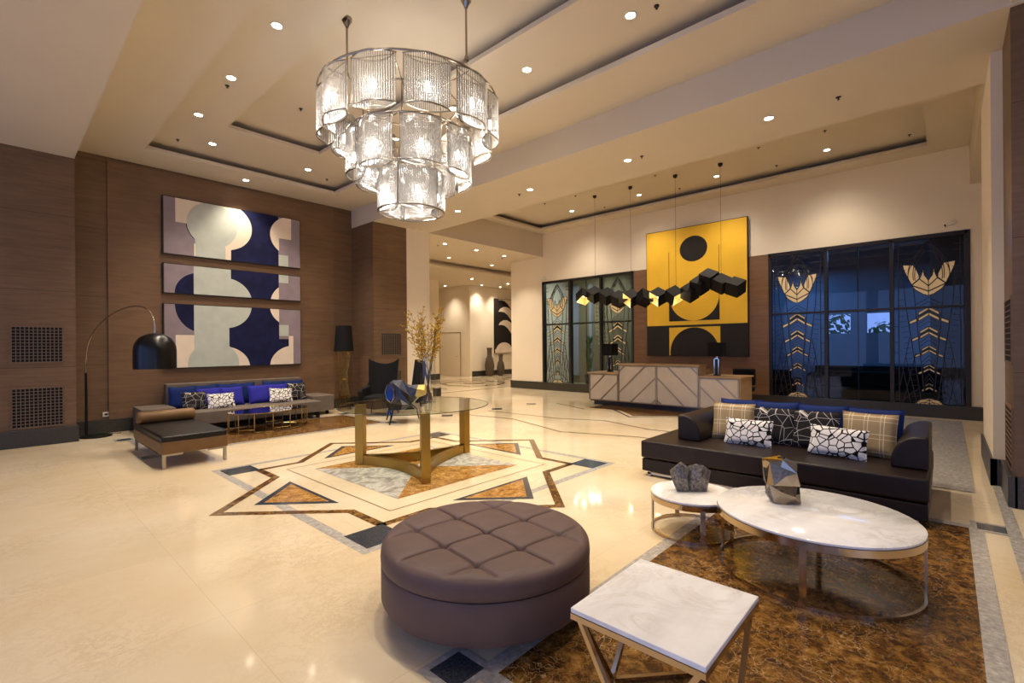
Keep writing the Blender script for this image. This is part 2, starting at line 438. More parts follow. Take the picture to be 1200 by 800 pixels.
for x,y in((6.69,8.05),(8.14,7.95),(9.4,7.94),(6.69,1.8),(8.1,1.8)): fl.flat([(x-.17,y),(x,y-.17),(x+.17,y),(x,y+.17)],z,2)
# hall floor pattern
z=step()
for cx,cy in((13.2,14.2),(16.8,14.2),(9.6,14.2)):
    fl.band([(cx+1.3*math.cos(PI/4*i),cy+1.3*math.sin(PI/4*i)) for i in range(8)],.16,z,3)
    fl.band([(cx+1.7*math.cos(PI/4*i),cy+1.7*math.sin(PI/4*i)) for i in range(8)],.05,z,5)
    fl.flat([(cx+.5*math.cos(PI/4*i),cy+.5*math.sin(PI/4*i)) for i in range(8)],z,3)
for dx in(0,.0): fl.band([(8.5,12.0),(19,12.0)],.05,z,5,closed=False); fl.band([(8.5,16.3),(19,16.3)],.05,z,5,closed=False)
floor=struct(fl.build('floor',[M['floor'],M['grey_marble'],M['granite'],M['brown_marble'],M['silver'],M['floor_line'],M['brown_lit']],fix=False))

# ------------------------------------------------------------------ ceiling
HB=4.53; ZB=4.98; ZM=5.17; ZI=5.34; ZR=5.30; ZRU=5.50
cl=MB()
def ring(x0,x1,y0,y1,hx0,hx1,hy0,hy1,z0,z1):
    cl.box(x0,hx0,y0,y1,z0,z1);cl.box(hx1,x1,y0,y1,z0,z1);cl.box(hx0,hx1,y0,hy0,z0,z1);cl.box(hx0,hx1,hy1,y1,z0,z1)
# centre bay: border, first step, second step
ring(.93,6.21,-.44,11.2, 1.82,5.28,-.46+.02,10.28, ZB,ZB+.07)
ring(1.5,5.6,-.44,10.6, 2.66,4.23,1.0,8.8, ZM,ZM+.06)
cl.box(2.25,4.65,.55,9.2,ZI,ZI+.1)
cl.box(.93,6.21,-.44,11.2,5.55,5.65)
cl.box(1.45,1.5,-.44,10.65,ZB+.07,5.35);cl.box(5.6,5.65,-.44,10.65,ZB+.07,5.35);cl.box(1.45,5.65,10.6,10.65,ZB+.07,5.35)
cl.box(2.25,2.3,.6,9.2,ZM+.06,5.45);cl.box(4.6,4.65,.6,9.2,ZM+.06,5.45);cl.box(2.25,4.65,9.15,9.2,ZM+.06,5.45);cl.box(2.25,4.65,.55,.6,ZM+.06,5.45)
# beams
cl.box(-5,.93,-6,11.2,4.63,5.6)
cl.box(6.21,7.87,-6,11.2,HB,5.65)
cl.box(.93,6.21,-6,-.44,4.55,5.65)
cl.box(7.87,12.95,-6,-.34,4.55,5.65)
cl.box(7.87,12.75,10.2,10.4,HB,5.65)   # bulkhead to the hall
# right bay
ring(7.87,12.75,-.34,10.2, 8.45,12.2,.26,9.85, ZR,ZR+.07)
cl.box(8.1,12.55,-.1,10.15,ZRU,ZRU+.1)
cl.box(7.87,12.75,-.34,10.2,5.62,5.65)
# hall
ring(7.87,12.95,10.4,11.7, 8.0,8.01,10.5,10.51, HB,HB+.08)
ring(7.87,26,11.7,20.5, 9.2,24,11.95,14.1, HB,HB+.08)
cl.box(9.0,24.3,11.7,14.4,4.75,4.85)
cl.box(9.2,24,14.28,14.36,4.6,4.8)
cl.box(7.87,26,10.4,20.5,4.9,5.0)
ceiling=struct(cl.build('ceiling',M['ceil']))

# ------------------------------------------------------------------ walls
def wallbox(name,boxes,mat,bevel=None):
    w=MB()
    for b in boxes: w.box(*b)
    return struct(w.build(name,mat,bevel=bevel))
wallbox('wall_left',[(.93,6.21,11.2,11.5,0,5.6)],M['wood'])
wallbox('wall_left_panel',[(1.42,5.72,11.17,11.2,.24,4.93)],M['wood_plain'])
wallbox('wall_column_left',[(-5,.93,10.54,11.5,0,4.63)],M['wood'])
wallbox('wall_pillar_wood',[(6.21,7.17,10.19,11.5,0,HB)],M['wood'])
wallbox('wall_pillar_cream',[(7.17,7.9,10.19,11.5,0,HB)],M['cream'])
wallbox('wall_hall_near',[(7.7,7.9,11.5,20.3,0,5)],M['cream'])
WT=3.65;WB=.19;YA0,YA1=6.78,10.2;YB0,YB1=-.31,3.18
wallbox('wall_reception',[(12.75,12.95,-.56,11.68,0,WB),(12.75,12.95,-.56,11.68,WT,5.6),(12.75,12.95,YA1,11.68,WB,WT),(12.75,12.95,YB1,YA0,WB,WT),(12.75,12.95,-.56,YB0,WB,WT)],M['cream'])
wallbox('wall_reception_panel',[(12.71,12.75,YB1+.01,YA0-.01,.2,3.67)],M['wood_warm'])
wallbox('wall_right_pillar_wood',[(6.25,7.08,-1.4,-.44,0,4.55)],M['wood'])
wallbox('wall_right_pillar_cream',[(7.08,8.9,-1.4,-.35,0,4.55)],M['cream'])
wallbox('wall_right',[(8.9,12.75,-1.5,-1.3,0,4.6),(5.2,6.3,-6,-1.4,0,4.6)],M['cream'])
wallbox('wall_hall_far',[(16.1,26,17.4,17.6,0,5)],M['cream'])
wallbox('wall_hall_side',[(15.95,16.1,17.4,20.4,0,5)],M['cream'])
wallbox('wall_hall_end',[(7.7,16.1,20.3,20.5,0,5),(25.8,26,11.4,17.6,0,5)],M['cream'])
wallbox('wall_hall_column',[(12.95,13.85,17.2,18.1,0,4.53)],M['cream'])
wallbox('wall_hall_back',[(12.95,26,11.48,11.68,0,5)],M['cream'])
# facade behind the camera: tall openings to daylight
wallbox('wall_facade',[(-5.2,-5,-6,11.5,0,.3),(-5.2,-5,-6,11.5,4.2,5.6)]+[(-5.2,-5,y,y+.5,.3,4.2) for y in(-6,-1.7,2.6,6.9,11.0)],M['cream'])
wallbox('wall_back',[(-5.2,5.3,-6.2,-6,0,.3),(-5.2,5.3,-6.2,-6,3.6,5.6),(-5.2,-3.5,-6.2,-6,.3,3.6),(.5,5.3,-6.2,-6,.3,3.6)],M['cream'])
# baseboards
def bb(name,boxes): return wallbox(name,boxes,M['dark_stone'],bevel=.004)
bb('baseboard_left',[(.95,6.2,11.14,11.2,0,.24)])
bb('baseboard_column_left',[(-5,.955,10.5,10.6,0,.26),(.93,.955,10.6,11.14,0,.26)])
bb('baseboard_pillar',[(6.185,7.9,10.165,10.25,0,.26),(6.185,6.21,10.25,11.14,0,.26),(7.9,7.925,10.165,11.5,0,.26)])
bb('baseboard_reception',[(12.70,12.75,-.56,11.68,0,.26),(12.70,12.98,11.68,11.705,0,.26)])
bb('baseboard_right_pillar',[(6.22,7.06,-.465,-.40,0,.28),(6.22,6.25,-1.4,-.44,0,.28),(7.05,7.08,-.44,-.325,0,.28),(7.05,8.93,-.38,-.325,0,.28)])
bb('baseboard_hall',[(16.07,26,17.37,17.4,0,.26),(12.93,13.87,17.17,17.2,0,.26)])

# ventilation grilles (in the wood)
def grille(name,label,x0,x1,z0,z1,y,sgn,nx,nz,group=None):
    t=thing(name,label,'vent grille',((x0+x1)/2,y,z0),0,group); w=(x1-x0)/2; h=z1-z0
    b=MB(); b.box(-w,w,0,.004*sgn,0,h); bk=b.build('backing',M['black_matt'],t)
    s=MB()
    for i in range(nx+1): x=-w+2*w*i/nx; s.box(x-.0045,x+.0045,.004*sgn,.012*sgn,0,h)
    for i in range(nz+1): zz=h*i/nz; s.box(-w,w,.006*sgn,.014*sgn,zz-.0045,zz+.0045)
    s.build('grid',M['grid_metal' if nx>3 else 'wood_warm'],t)
    f=MB(); f.box(-w-.02,-w,0,.012*sgn,-.02,h+.02);f.box(w,w+.02,0,.012*sgn,-.02,h+.02);f.box(-w,w,0,.012*sgn,-.02,0);f.box(-w,w,0,.012*sgn,h,h+.02)
    f.build('rim',M['wood_plain'],t); return t
grille('vent_grille','upper square-mesh vent grille in the brown column at the far left edge',.2,.77,1.31,1.86,10.54,-1,12,11)
grille('vent_grille','lower square-mesh vent grille in the brown column at the far left edge',.2,.77,.3,.9,10.54,-1,12,12)
grille('vent_grille','upper vent grille in the brown pillar behind the black wing chair',6.42,6.98,1.31,1.84,10.19,-1,12,11)
grille('vent_grille','lower vent grille in the brown pillar, partly hidden by the black wing chair',6.42,6.98,.3,.9,10.19,-1,12,12)
grille('slatted_vent','upper slatted vent on the dark wood pillar at the right edge',6.28,6.9,1.32,1.9,-.44,1,1,11)
grille('slatted_vent','lower slatted vent on the dark wood pillar at the right edge',6.28,6.9,.34,.88,-.44,1,1,11)

# hall door, flush in the cream wall
d=MB(); d.box(15.93,15.95,18.1,19.7,.0,2.2); door=struct(d.build('door_1',M['cream'])); 
d=MB(); d.box(15.915,15.93,18.08,18.1,0,2.22);d.box(15.915,15.93,19.7,19.72,0,2.22);d.box(15.915,15.93,18.08,19.72,2.2,2.22); d.build('door_frame',M['bronze'],door)
d=MB(); d.cyl((15.93,18.25,1.0),(15.87,18.25,1.0),.012,n=8); d.cyl((15.87,18.25,1.0),(15.87,18.38,1.0),.01,n=8); d.build('door_handle',M['chrome'],door)
# power outlet
t=thing('power_outlet','white double power outlet low on the brown wall beside the arc lamp','outlet',(1.41,11.2,.33))
b=MB(); b.box(-.075,.075,-.012,0,-.042,.042); b.build('plate',M['white_plastic'],t,bevel=.003)
b=MB(); b.box(-.05,-.005,-.014,-.012,-.018,.018); b.box(.005,.05,-.014,-.012,-.018,.018); b.build('socket',M['dark_plastic'],t)
t=thing('stone_block','low dark grey stone block on the floor past the white pillar','stone block',(9.1,11.42,0))
b=MB(); b.box(-.09,.09,-.09,.09,0,.24); b.box(-.095,.095,-.095,.095,.235,.25); b.build('block',M['dark_stone'],t,bevel=.006)

# ------------------------------------------------------------------ windows with art-deco tulip glass
def tulip(parent,yc,hw,xp):
    """leading, gold and green glass for one panel; hw = half width; xp = front plane"""
    lead=MB(); gold=MB(); green=MB()
    def bar(p,q,w=.011):
        p=Vector(p);q=Vector(q);d=(q-p); w*=1.45
        if d.length<1e-4:return
        n=Vector((-d.y,d.x)).normalized()*w/2
        poly=[p+n,q+n,q-n,p-n]
        lead.prism([(a.x,a.y) for a in poly],lambda u,v:(xp,yc+u,v),lambda u,v:(xp-.012,yc+u,v))
    def poly(pts,target=gold):
        for s in(1,-1):
            P=[(s*u,v) for u,v in pts]
            target.prism(P,lambda u,v:(xp-.001,yc+u,v),lambda u,v:(xp-.011,yc+u,v))
            for i in range(len(P)): bar(P[i],P[(i+1)%len(P)],.009)
    # tulip petals
    poly([(.40,3.11),(.23,3.09),(.19,3.0),(.145,2.88),(.14,2.81),(.26,2.69),(.32,2.84),(.385,3.01)])
    poly([(.08,3.02),(.105,2.88),(.135,2.80),(0,2.655),(0,2.76),(.063,2.87),(.07,2.95)])
    poly([(0,2.645),(.137,2.795),(.255,2.68),(0,2.545)])
    poly([(0,2.535),(.26,2.672),(.20,2.58),(.09,2.49),(0,2.45)])
    # chevrons
    rows=[(2.23,.30),(1.83,.26),(1.45,.215),(1.06,.165),(.68,.115)]
    for z0,w in rows:
        k=w/.30; m=w*.53
        for dz in(0,-.115*max(.62,k)):
            poly([(0,z0+dz),(m,z0+dz-.115*k),(m,z0+dz-.115*k-.06*max(.65,k)),(0,z0+dz-.06*max(.65,k))])
        zz=z0-.115*max(.62,k)-.11*k
        poly([(m+.01,zz),(w,zz-.07*k),(w,zz-.07*k-.06*max(.65,k)),(m+.01,zz-.06*max(.65,k))])
        bar((0,z0+.1),(m*1.15,z0-.02),.008);bar((0,z0+.1),(-m*1.15,z0-.02),.008)
        bar((0,z0+.18),(m*1.3,z0+.04),.008);bar((0,z0+.18),(-m*1.3,z0+.04),.008)
        for s in(1,-1): poly([(0.005,z0-.06*k-.002),(m,z0-.115*k-.066*k),(m,z0-.2*k),(0.005,z0-.12*k)],green) if s==1 else None
    # base fan
    n=10; fan=[(.23*math.cos(PI/2*i/n),.2+.17*math.sin(PI/2*i/n)) for i in range(n+1)]
    poly([(0,.2)]+fan)
    for r in(.10,.165):
        for s in(1,-1):
            pr=None
            for i in range(n+1):
                q=(s*(.07+r*math.cos(PI*i/n)),.2+r*math.sin(PI*i/n)*.9)
                if pr: bar(pr,q,.008)
                pr=q
    # long tapering leads
    for s in(1,-1):
        bar((s*.40,3.0),(s*.37,2.4)); bar((s*.37,2.4),(s*.13,.35)); bar((s*.23,2.6),(s*.08,.5)); bar((s*.47,WT-.05),(s*.47,WB+.03),.012)
        bar((s*.36,1.2),(s*.18,.2),.009); bar((s*.2,1.3),(s*.42,.2),.009); bar((s*.42,1.0),(s*.28,.2),.009); bar((s*.13,.6),(s*.5,.22),.009); bar((s*.3,1.6),(s*.46,.6),.009)
        # gothic arches above the tulip
        for R,x0 in((.36,.0),(.27,.0),(.36,.12),(.24,.1)):
            pr=None
            for i in range(11):
                a=i/10; u=R*(1-(1-a)**1.8)*(1-.35*max(0,a-.6)); v=3.56-x0*1.1-(.78-x0)*a
                q=(s*u,v)
                if pr: bar(pr,q,.009)
                pr=q
        pr=None
        for i in range(11):
            a=i/10; q=(s*.24*math.sin(PI*a)*.9,3.50-.65*a)
            if pr: bar(pr,q,.009)
            pr=q
    for zz in (3.45,3.33,3.0,2.9): 
        for s in(1,-1): bar((s*.47,zz),(s*hw,zz),.009); bar((s*.36,zz),(s*.47,zz-.0),.009)
    zz=.3
    while zz<2.5:
        for s in(1,-1):
            x1=.13+.24*(zz-.35)/2.05
            bar((s*(x1+.02),zz),(s*(x1+.13),zz-.02),.006)
            if int(zz*10)%3==0: bar((s*.47,zz),(s*hw,zz),.007)
        zz+=.11
    lead.build('leading',M['window_frame'],parent,fix=True); gold.build('gold_glass',M['tulip_gold'],parent); green.build('green_glass',M['tulip_green'],parent)
def window(name,y0,y1,deco):
    fr=MB(); X0,X1=12.72,12.84
    n=3; ys=[y0+(y1-y0)*i/n for i in range(n+1)]
    fr.box(X0,X1,y0-.03,y0+.05,WB-.01,WT+.03);fr.box(X0,X1,y1-.05,y1+.03,WB-.01,WT+.03)
    fr.box(X0,X1,y0,y1,WT-.05,WT+.03);fr.box(X0,X1,y0,y1,WB-.01,WB+.05)
    for y in ys[1:-1]: fr.box(X0,X1,y-.035,y+.035,WB,WT)
    for a in range(n): fr.box(X0+.03,X1,ys[a],ys[a+1],2.19,2.24)
    w=struct(fr.build(name,M['window_frame'],bevel=.004))
    for i in range(n):
        p=MB(); p.box(12.795,12.80,ys[i]+.035,ys[i+1]-.035,WB+.05,WT-.05); p.build('pane',M['pane'],w)
        if i in deco: tulip(w,(ys[i]+ys[i+1])/2,(ys[i+1]-ys[i])/2-.04,12.79)
    # thin mullion in clear pane
    p=MB(); yc=(ys[1]+ys[2])/2; p.box(12.80,12.82,yc-.012,yc+.012,WB,WT); p.build('glazing_bar',M['window_frame'],w)
    return w
window('window_1',YA0,YA1,(0,2)); window('window_2',YB0,YB1,(0,2))

# ------------------------------------------------------------------ rooms behind the windows
wallbox('wall_lounge_far',[(18.5,18.7,-5,6,-.3,1.82),(18.5,18.7,-5,6,2.44,5),(18.5,18.7,2.88,6,1.82,2.44),(18.5,18.7,1.86,2.27,1.82,2.44),(18.5,18.7,-5,1.27,1.82,2.44)],M['lounge_wall'])
wallbox('wall_lounge_side',[(12.95,18.7,5.9,6.1,0,5),(12.95,18.7,-5.2,-5,0,5)],M['lounge_wall'])
wallbox('ceiling_lounge',[(12.95,18.7,-5.2,6.1,4.2,4.4)]+[(13.8+1.3*i,13.95+1.3*i,-5,6,3.9,4.2) for i in range(4)],M['lounge_wall'])
wallbox('floor_lounge',[(12.95,18.5,-5,6,-.002,.002)],M['lounge_floor'])
wallbox('wall_salon_far',[(16,16.2,6.1,11.48,0,5)],M['olive_wall'])
wallbox('ceiling_salon',[(12.95,16.2,6.1,11.48,4.2,4.4)],M['olive_wall'])
wallbox('wall_salon_panel',[(15.95,16.0,10.95,11.3,.3,3.9),(15.9,16.0,10.3,10.42,0,3.9)],M['lounge_wall'])
wallbox('wall_lounge_partition',[(15,15.1,-5,.29,0,4.2)],M['window_frame'])
# lounge sofas (dark silhouettes)
def lounge_sofa(loc,rz,w,label):
    t=thing('lounge_sofa',label,'sofa',loc,rz)
    b=MB(); b.box(-w/2,w/2,-.4,.45,.12,.42); b.build('seat',M['sofa_black'],t,bevel=.04)
    b=MB(); b.box(-w/2,w/2,.28,.45,.42,.82); b.build('backrest',M['sofa_black'],t,bevel=.05)
    for s in(-1,1):
        b=MB(); b.box(s*w/2-.1,s*w/2+.1,-.4,.45,.12,.6); b.build('armrest',M['sofa_black'],t,bevel=.04)
    for x in(-w/2+.1,w/2-.1):
        for y in(-.32,.38):
            b=MB(); b.cyl((x,y,0),(x,y,.13),.02,n=8); b.build('leg',M['black_metal'],t)
lounge_sofa((14.6,1.3,0),PI/2,2.2,'black sofa seen through the middle of the right window, nearer of the two')
lounge_sofa((17.3,1.6,0),-PI/2,3.0,'long black sofa against the far wall behind the right window')
lounge_sofa((14.4,3.6,0),PI/2,1.2,'black armchair behind the left tulip panel of the right window')
b=MB(); b.box(13.1,15.6,-.1,1.9,.002,.012); tag(b.build('carpet',M['moss']),'dark moss green carpet under the sofas behind the right window','carpet')
# shrubs outside lounge windows
def shrub(loc,r,label):
    b=MB(); rnd=random.Random(int(loc[1]*100))
    for i in range(260):
        d=Vector((rnd.gauss(0,1),rnd.gauss(0,1),rnd.gauss(0,1))).normalized()*r*rnd.uniform(.6,1)
        a=d.orthogonal().normalized()*.09; c=d.cross(a).normalized()*.06
        b.add([tuple(d-a),tuple(d+c),tuple(d+a),tuple(d-c)],[(0,1,2,3)])
    t=thing('shrub',label,'shrub',loc); b.build('leaves',M['foliage'],t,fix=False)
    s=MB(); s.cyl((0,0,-loc[2]),(0,0,0),.05,.03,8); s.build('trunk',M['twig'],t)
shrub((20.6,3.0,2.0),.75,'green shrub outside, seen through the left opening of the lounge beyond the right window')
shrub((20.8,1.5,1.7),.65,'green shrub outside, seen through the right opening of the lounge beyond the right window')
# salon: tall dark plant + crystal strands put in for the chandelier's reflection
t=thing('potted_plant','tall dark potted plant behind the clear pane of the left window','plant',(15.2,9.95,0))
b=MB(); b.lathe([(.14,0),(.2,.4)],n=16); b.build('pot',M['dark_plastic'],t,smooth=40)
b=MB(); rnd=random.Random(3)
for i in range(90):
    a=rnd.uniform(0,6.28); z0=rnd.uniform(.4,1.7); L=rnd.uniform(.2,.4)
    p0=Vector((0,0,z0)); p1=p0+Vector((math.cos(a)*L*.6,math.sin(a)*L*.6,L)); w=Vector((-math.sin(a),math.cos(a),0))*.03
    m=(p0+p1)/2; b.add([tuple(p0),tuple(m+w),tuple(p1),tuple(m-w)],[(0,1,2,3)])
b.build('leaves',M['foliage'],t,fix=False)
t=thing('chandelier_reflection','hanging pale crystal strands standing in for the chandelier reflection in the clear left window pane','pendant lamp',(14.4,8.9,0))
b=MB(); rnd=random.Random(5); b.cyl((0,0,4.2),(0,0,3.2),.01,n=6)
b.build('cord',M['black_metal'],t)
b=MB(); b.lathe([(.24,3.2),(.24,3.23)],n=24); b.build('ceiling_plate',M['bronze'],t)
for i in range(14):
    a=2*PI*i/14; r=.1+.1*(i%2); z0=rnd.uniform(1.2,1.9); x,y=r*math.cos(a),r*math.sin(a); prof=[]
    z=z0
    while z<3.15: prof+=[(.004,z),(.015,z+.05),(.004,z+.10)]; z+=.14
    b=MB(); b.lathe(prof+[(.004,3.21)],(x,y,0),n=6); b.build('crystal_strand',M['tulip_gold'],t)

# ------------------------------------------------------------------ paintings
def clip(poly,x0,x1,z0,z1):
    def cut(P,f,ip):
        o=[]
        for i in range(len(P)):
            a,b=P[i-1],P[i]
            if f(a)!=f(b): o.append(ip(a,b))
            if f(b): o.append(b)
        return o
    def X(c): return lambda a,b:(c,a[1]+(b[1]-a[1])*(c-a[0])/(b[0]-a[0]))
    def Z(c): return lambda a,b:(a[0]+(b[0]-a[0])*(c-a[1])/(b[1]-a[1]),c)
    for f,ip in((lambda p:p[0]>=x0,X(x0)),(lambda p:p[0]<=x1,X(x1)),(lambda p:p[1]>=z0,Z(z0)),(lambda p:p[1]<=z1,Z(z1))):
        if not poly: return poly
        poly=cut(poly,f,ip)
    return poly
def circ(cx,cz,r,rz=None,n=48): rz=rz or r; return [(cx+r*math.cos(2*PI*i/n),cz+rz*math.sin(2*PI*i/n)) for i in range(n)]
def rc(x0,x1,z0,z1): return [(x0,z0),(x1,z0),(x1,z1),(x0,z1)]
mats4=[M['p_mauve'],M['p_cream'],M['p_sage'],M['p_navy']]
def canvas(label,x0,x1,z0,z1,layers):
    t=thing('painting',label,'painting',((x0+x1)/2,11.17,z0),0,'blue and cream triptych')
    ox,oz=(x0+x1)/2,z0
    b=MB(); b.box(x0-ox-.02,x1-ox+.012,-.065,0,-.015,z1-oz+.012); b.build('frame',M['frame_black'],t)
    b=MB(); y=-.066; b.box(x0-ox,x1-ox,y-.002,y,0,z1-oz,0); y-=.002
    for mi,poly,(a0,a1,b0,b1) in layers:
        P=clip(poly,max(x0,a0),min(x1,a1),max(z0,b0),min(z1,b1)); y-=.0004
        if len(P)>2: b.add([(px-ox,y,pz-oz) for px,pz in P],[tuple(range(len(P)))],mi)
    b.build('canvas',mats4,t,fix=False)
A=(-9,99,-9,99)
canvas('top canvas of the three blue and cream abstract paintings on the brown wall',2.24,4.85,3.35,4.45,[
 (3,rc(3.35,4.37,3.3,4.5),A),(3,circ(3.07,4.02,.47),(2.6,2.74,3.6,4.0)),(1,rc(2.43,2.9,3.98,4.5),A),(1,rc(2.74,2.9,3.3,3.6),A),
 (1,circ(3.27,4.05,.545,.5),A),(1,rc(3.2,3.405,3.3,3.62),A),(1,rc(3.2,3.56,4.3,4.5),A),(2,rc(2.76,3.30,3.3,3.9),A),(2,circ(3.07,4.02,.455),A),
 (1,circ(4.68,4.04,.49,.45),(4.1,4.65,3.5,4.6)),(3,circ(9,9,.1),A),(0,rc(4.38,4.66,3.3,3.97),A),(2,rc(4.37,4.58,3.3,3.6),A),(0,rc(4.58,4.9,3.3,3.6),A)])
canvas('narrow middle canvas of the three blue and cream abstract paintings on the brown wall',2.24,4.85,2.59,3.15,[
 (3,circ(2.88,2.6,.47,.43),(2.3,2.73,2,4)),(2,rc(2.73,3.4,2,4),A),(3,rc(3.4,4.37,2,4),A),(2,circ(3.3,2.45,.515,.52),(3.3,9,2,4)),
 (1,circ(4.67,2.47,.49,.5),(4,4.37,2,4)),(2,rc(4.37,4.58,2.97,4),A)])
canvas('large bottom canvas of the three blue and cream abstract paintings on the brown wall',2.24,4.85,1.13,2.37,[
 (3,circ(2.88,2.38,.47,.56),(2.3,2.73,1.78,4)),(1,rc(2.42,2.74,1,1.77),A),(3,rc(3.3,4.58,1,4),A),(0,rc(4.37,4.9,1.7,4),A),(2,rc(2.73,3.36,1,4),A),(2,circ(3.28,2.42,.52,.5),(3.28,9,1.9,4)),
 (1,rc(2.74,3.36,1,1.5),A),(1,circ(3.25,1.08,.51,.46),A),(2,circ(3.08,1.18,.46,.46),A),(2,rc(2.83,3.36,1.5,1.9),A),
 (1,circ(4.67,2.44,.5,.45),(4,4.37,1.9,4)),(2,rc(4.37,4.58,1.77,2.02),A),(1,circ(4.69,1.1,.52,.45),(4,4.68,1,1.77)),(1,rc(4.58,4.68,1,1.77),A)])
# yellow painting  (plane X = 12.65, u = Y)
t=thing('painting','huge yellow and black geometric painting on the wall behind the reception desk','painting',(12.71,4.98,1.19))
b=MB(); b.box(-.07,0,-1.35,1.35,0,3.48); b.build('frame',M['frame_black'],t,bevel=.003)
b=MB(); x=-.071; b.box(x-.002,x,-1.335,1.335,.015,3.465,0); x-=.002
def yl(mi,poly,c=(-1.335,1.335,.015,3.465)):
    global x
    P=clip(poly,*c); x-=.0004; b.add([(x,-u,v) for u,v in P],[tuple(range(len(P)))],mi)   # u: left(-) to right(+) as seen
yl(1,rc(-2,2,0,.84)); yl(0,rc(-.685,.68,.0,.78)); yl(1,circ(0,.1,.655,.67),(-.655,.66,.015,2)); yl(1,rc(-.65,.655,0,.1)); yl(1,rc(.655,.69,0,.1))
yl(1,rc(-.67,.66,.95,1.52)); yl(0,circ(0,1.60,.66,.65)); yl(0,rc(-.67,.66,1.52,2)); yl(1,circ(0,2.87,.37,.34)); yl(1,rc(-.685,-.672,.95,2.86)); yl(1,rc(.655,.668,.95,2.88))
b.build('canvas',[M['art_yellow'],M['art_black']],t,fix=False)
# hall painting
t=thing('painting','black canvas with white crescents on the hall wall above the dark vases','painting',(18.9,17.4,1.13))
b=MB(); b.box(-1.27,1.27,-.06,0,0,2.85); b.build('frame',M['frame_black'],t)
b=MB(); y=-.061; b.box(-1.25,1.25,y-.002,y,.02,2.83,0)
y-=.003; 
def hp(mi,P):
    global y
    P=clip(P,-1.25,1.25,.02,2.83); y-=.0006
    if len(P)>2: b.add([(u,y,v) for u,v in P],[tuple(range(len(P)))],mi)
for zc in(.95,1.55,2.25,2.85):
    if zc<1: continue
    hp(1,[(-.98,zc-.08),(-.85,zc+.08),(-.6,zc+.19),(-.35,zc+.2),(-.1,zc+.12),(.2,zc-.08),(.5,zc-.4),(.7,zc-.8),(.25,zc-.75),(.0,zc-.5),(-.25,zc-.25),(-.5,zc-.1),(-.75,zc-.06)])
hp(1,circ(-.55,.05,.66,.52)); hp(1,rc(-1.25,1.25,.02,.2))
b.build('canvas',[M['art_black'],M['p_cream']],t,fix=False)
# hall vases
def hall_vase(loc,h,r,label):
    t=thing('floor_vase',label,'vase',loc); k=h
    b=MB(); b.lathe([(r*.55,0),(r*.75,.06*k),(r,.32*k),(r*.97,.42*k),(r*.72,.62*k),(r*.5,.72*k),(r*.5,.9*k),(r*.62,1.0*k),(r*.5,.99*k),(r*.4,.75*k)],n=28,capt=True)
    b.build('body',M['vase_dark'],t,smooth=50)
    s=MB()
    for i in range(7):
        zz=(.12+.08*i)*k; rr=r*(1.01-abs(i-3)*.03); s.lathe([(rr,zz),(rr+.008,zz+.01),(rr,zz+.02)],n=28,capb=False,capt=False)
    s.build('ribs',M['vase_dark'],t,smooth=60)
hall_vase((16.9,17.0,0),1.42,.24,'taller of the two dark rough vases on the hall floor')
hall_vase((17.45,16.75,0),1.08,.2,'shorter of the two dark rough vases on the hall floor')
# cameras on reception wall
def seccam(loc,label,k):
    t=thing('security_camera',label,'security camera',loc)
    b=MB(); b.cyl((0,0,0),(-.03,0,0),.045,n=16); b.cyl((-.03,0,0),(-.1,.0,.0),.012,n=8); b.build('bracket',M['white_plastic'],t)
    b=MB(); b.cyl((-.1,-.02,.0),(-.13,.13*k,-.05),.032,n=12); b.build('housing',M['white_plastic'],t)
    b=MB(); b.cyl((-.13,.13*k,-.05),(-.132,.135*k,-.052),.028,n=12); b.build('lens',M['black_matt'],t)
seccam((12.75,-.12,3.84),'small white security camera above the right window',1)
seccam((12.75,10.06,3.82),'small white security camera above the left window',1)

# ------------------------------------------------------------------ downlights and sprinklers
def mk_downlight():
    t=thing('downlight','','ceiling light')
    b=MB(); b.lathe([(.075,0),(.075,-.006),(.055,-.006),(.05,.0)],n=20,capb=False,capt=False); b.build('trim_ring',M['white_plastic'],t)
    b=MB(); b.lathe([(.052,-.002),(.052,-.004)],n=20); b.build('lamp_face',M['lamp_face'],t)
    return t
dl0=mk_downlight(); used=False
def downlight(x,y,z,label,group,W,size=105,blend=.7,col=(1,.86,.69),dirv=None,emit=True):
    global used
    t=dl0 if not used else dup(dl0); used=True
    t.location=(x,y,z); t['label']=label; t['group']=group
    if emit:
        L=bpy.data.lights.new('downlight_beam','SPOT'); L.energy=W; L.color=col; L.spot_size=math.radians(size); L.spot_blend=blend; L.shadow_soft_size=.05
        o=bpy.data.objects.new('downlight_beam',L); COL.objects.link(o); o.parent=t; o.location=(0,0,-.02)
        if dirv: o.rotation_euler=Vector(dirv).to_track_quat('-Z','Y').to_euler()
    return t
ORD=['first','second','third','fourth','fifth','sixth','seventh','eighth']
KW=.98
for i,y in enumerate((1.05,2.58,4.1,5.61,7.15,8.65)):
    downlight(2.21,y,ZM,f'recessed downlight left of the chandelier, {ORD[5-i]} in its row counted from the painted triptych','downlights around the chandelier',115*KW)
for i,y in enumerate((1.05,2.58,4.1,5.61,7.15,8.65)):
    downlight(4.82,y,ZM,f'recessed downlight right of the chandelier, {ORD[5-i]} in its row counted from the hall end','downlights around the chandelier',115*KW)
downlight(2.69,9.7,ZM,'recessed downlight in the ceiling step before the triptych wall, left of the pair','downlights around the chandelier',100*KW)
downlight(4.42,9.7,ZM,'recessed downlight in the ceiling step before the triptych wall, right of the pair','downlights around the chandelier',100*KW)
downlight(3.57,10.7,ZB,'recessed downlight in the outer ceiling border right above the triptych','wall washing downlights',70*KW,90)
for i,y in enumerate((8.07,5.95,3.85,1.75)):
    downlight(7.06,y,HB,f'recessed downlight under the wide beam, {ORD[i]} counted from the hall end','downlights under the beam',100*KW)
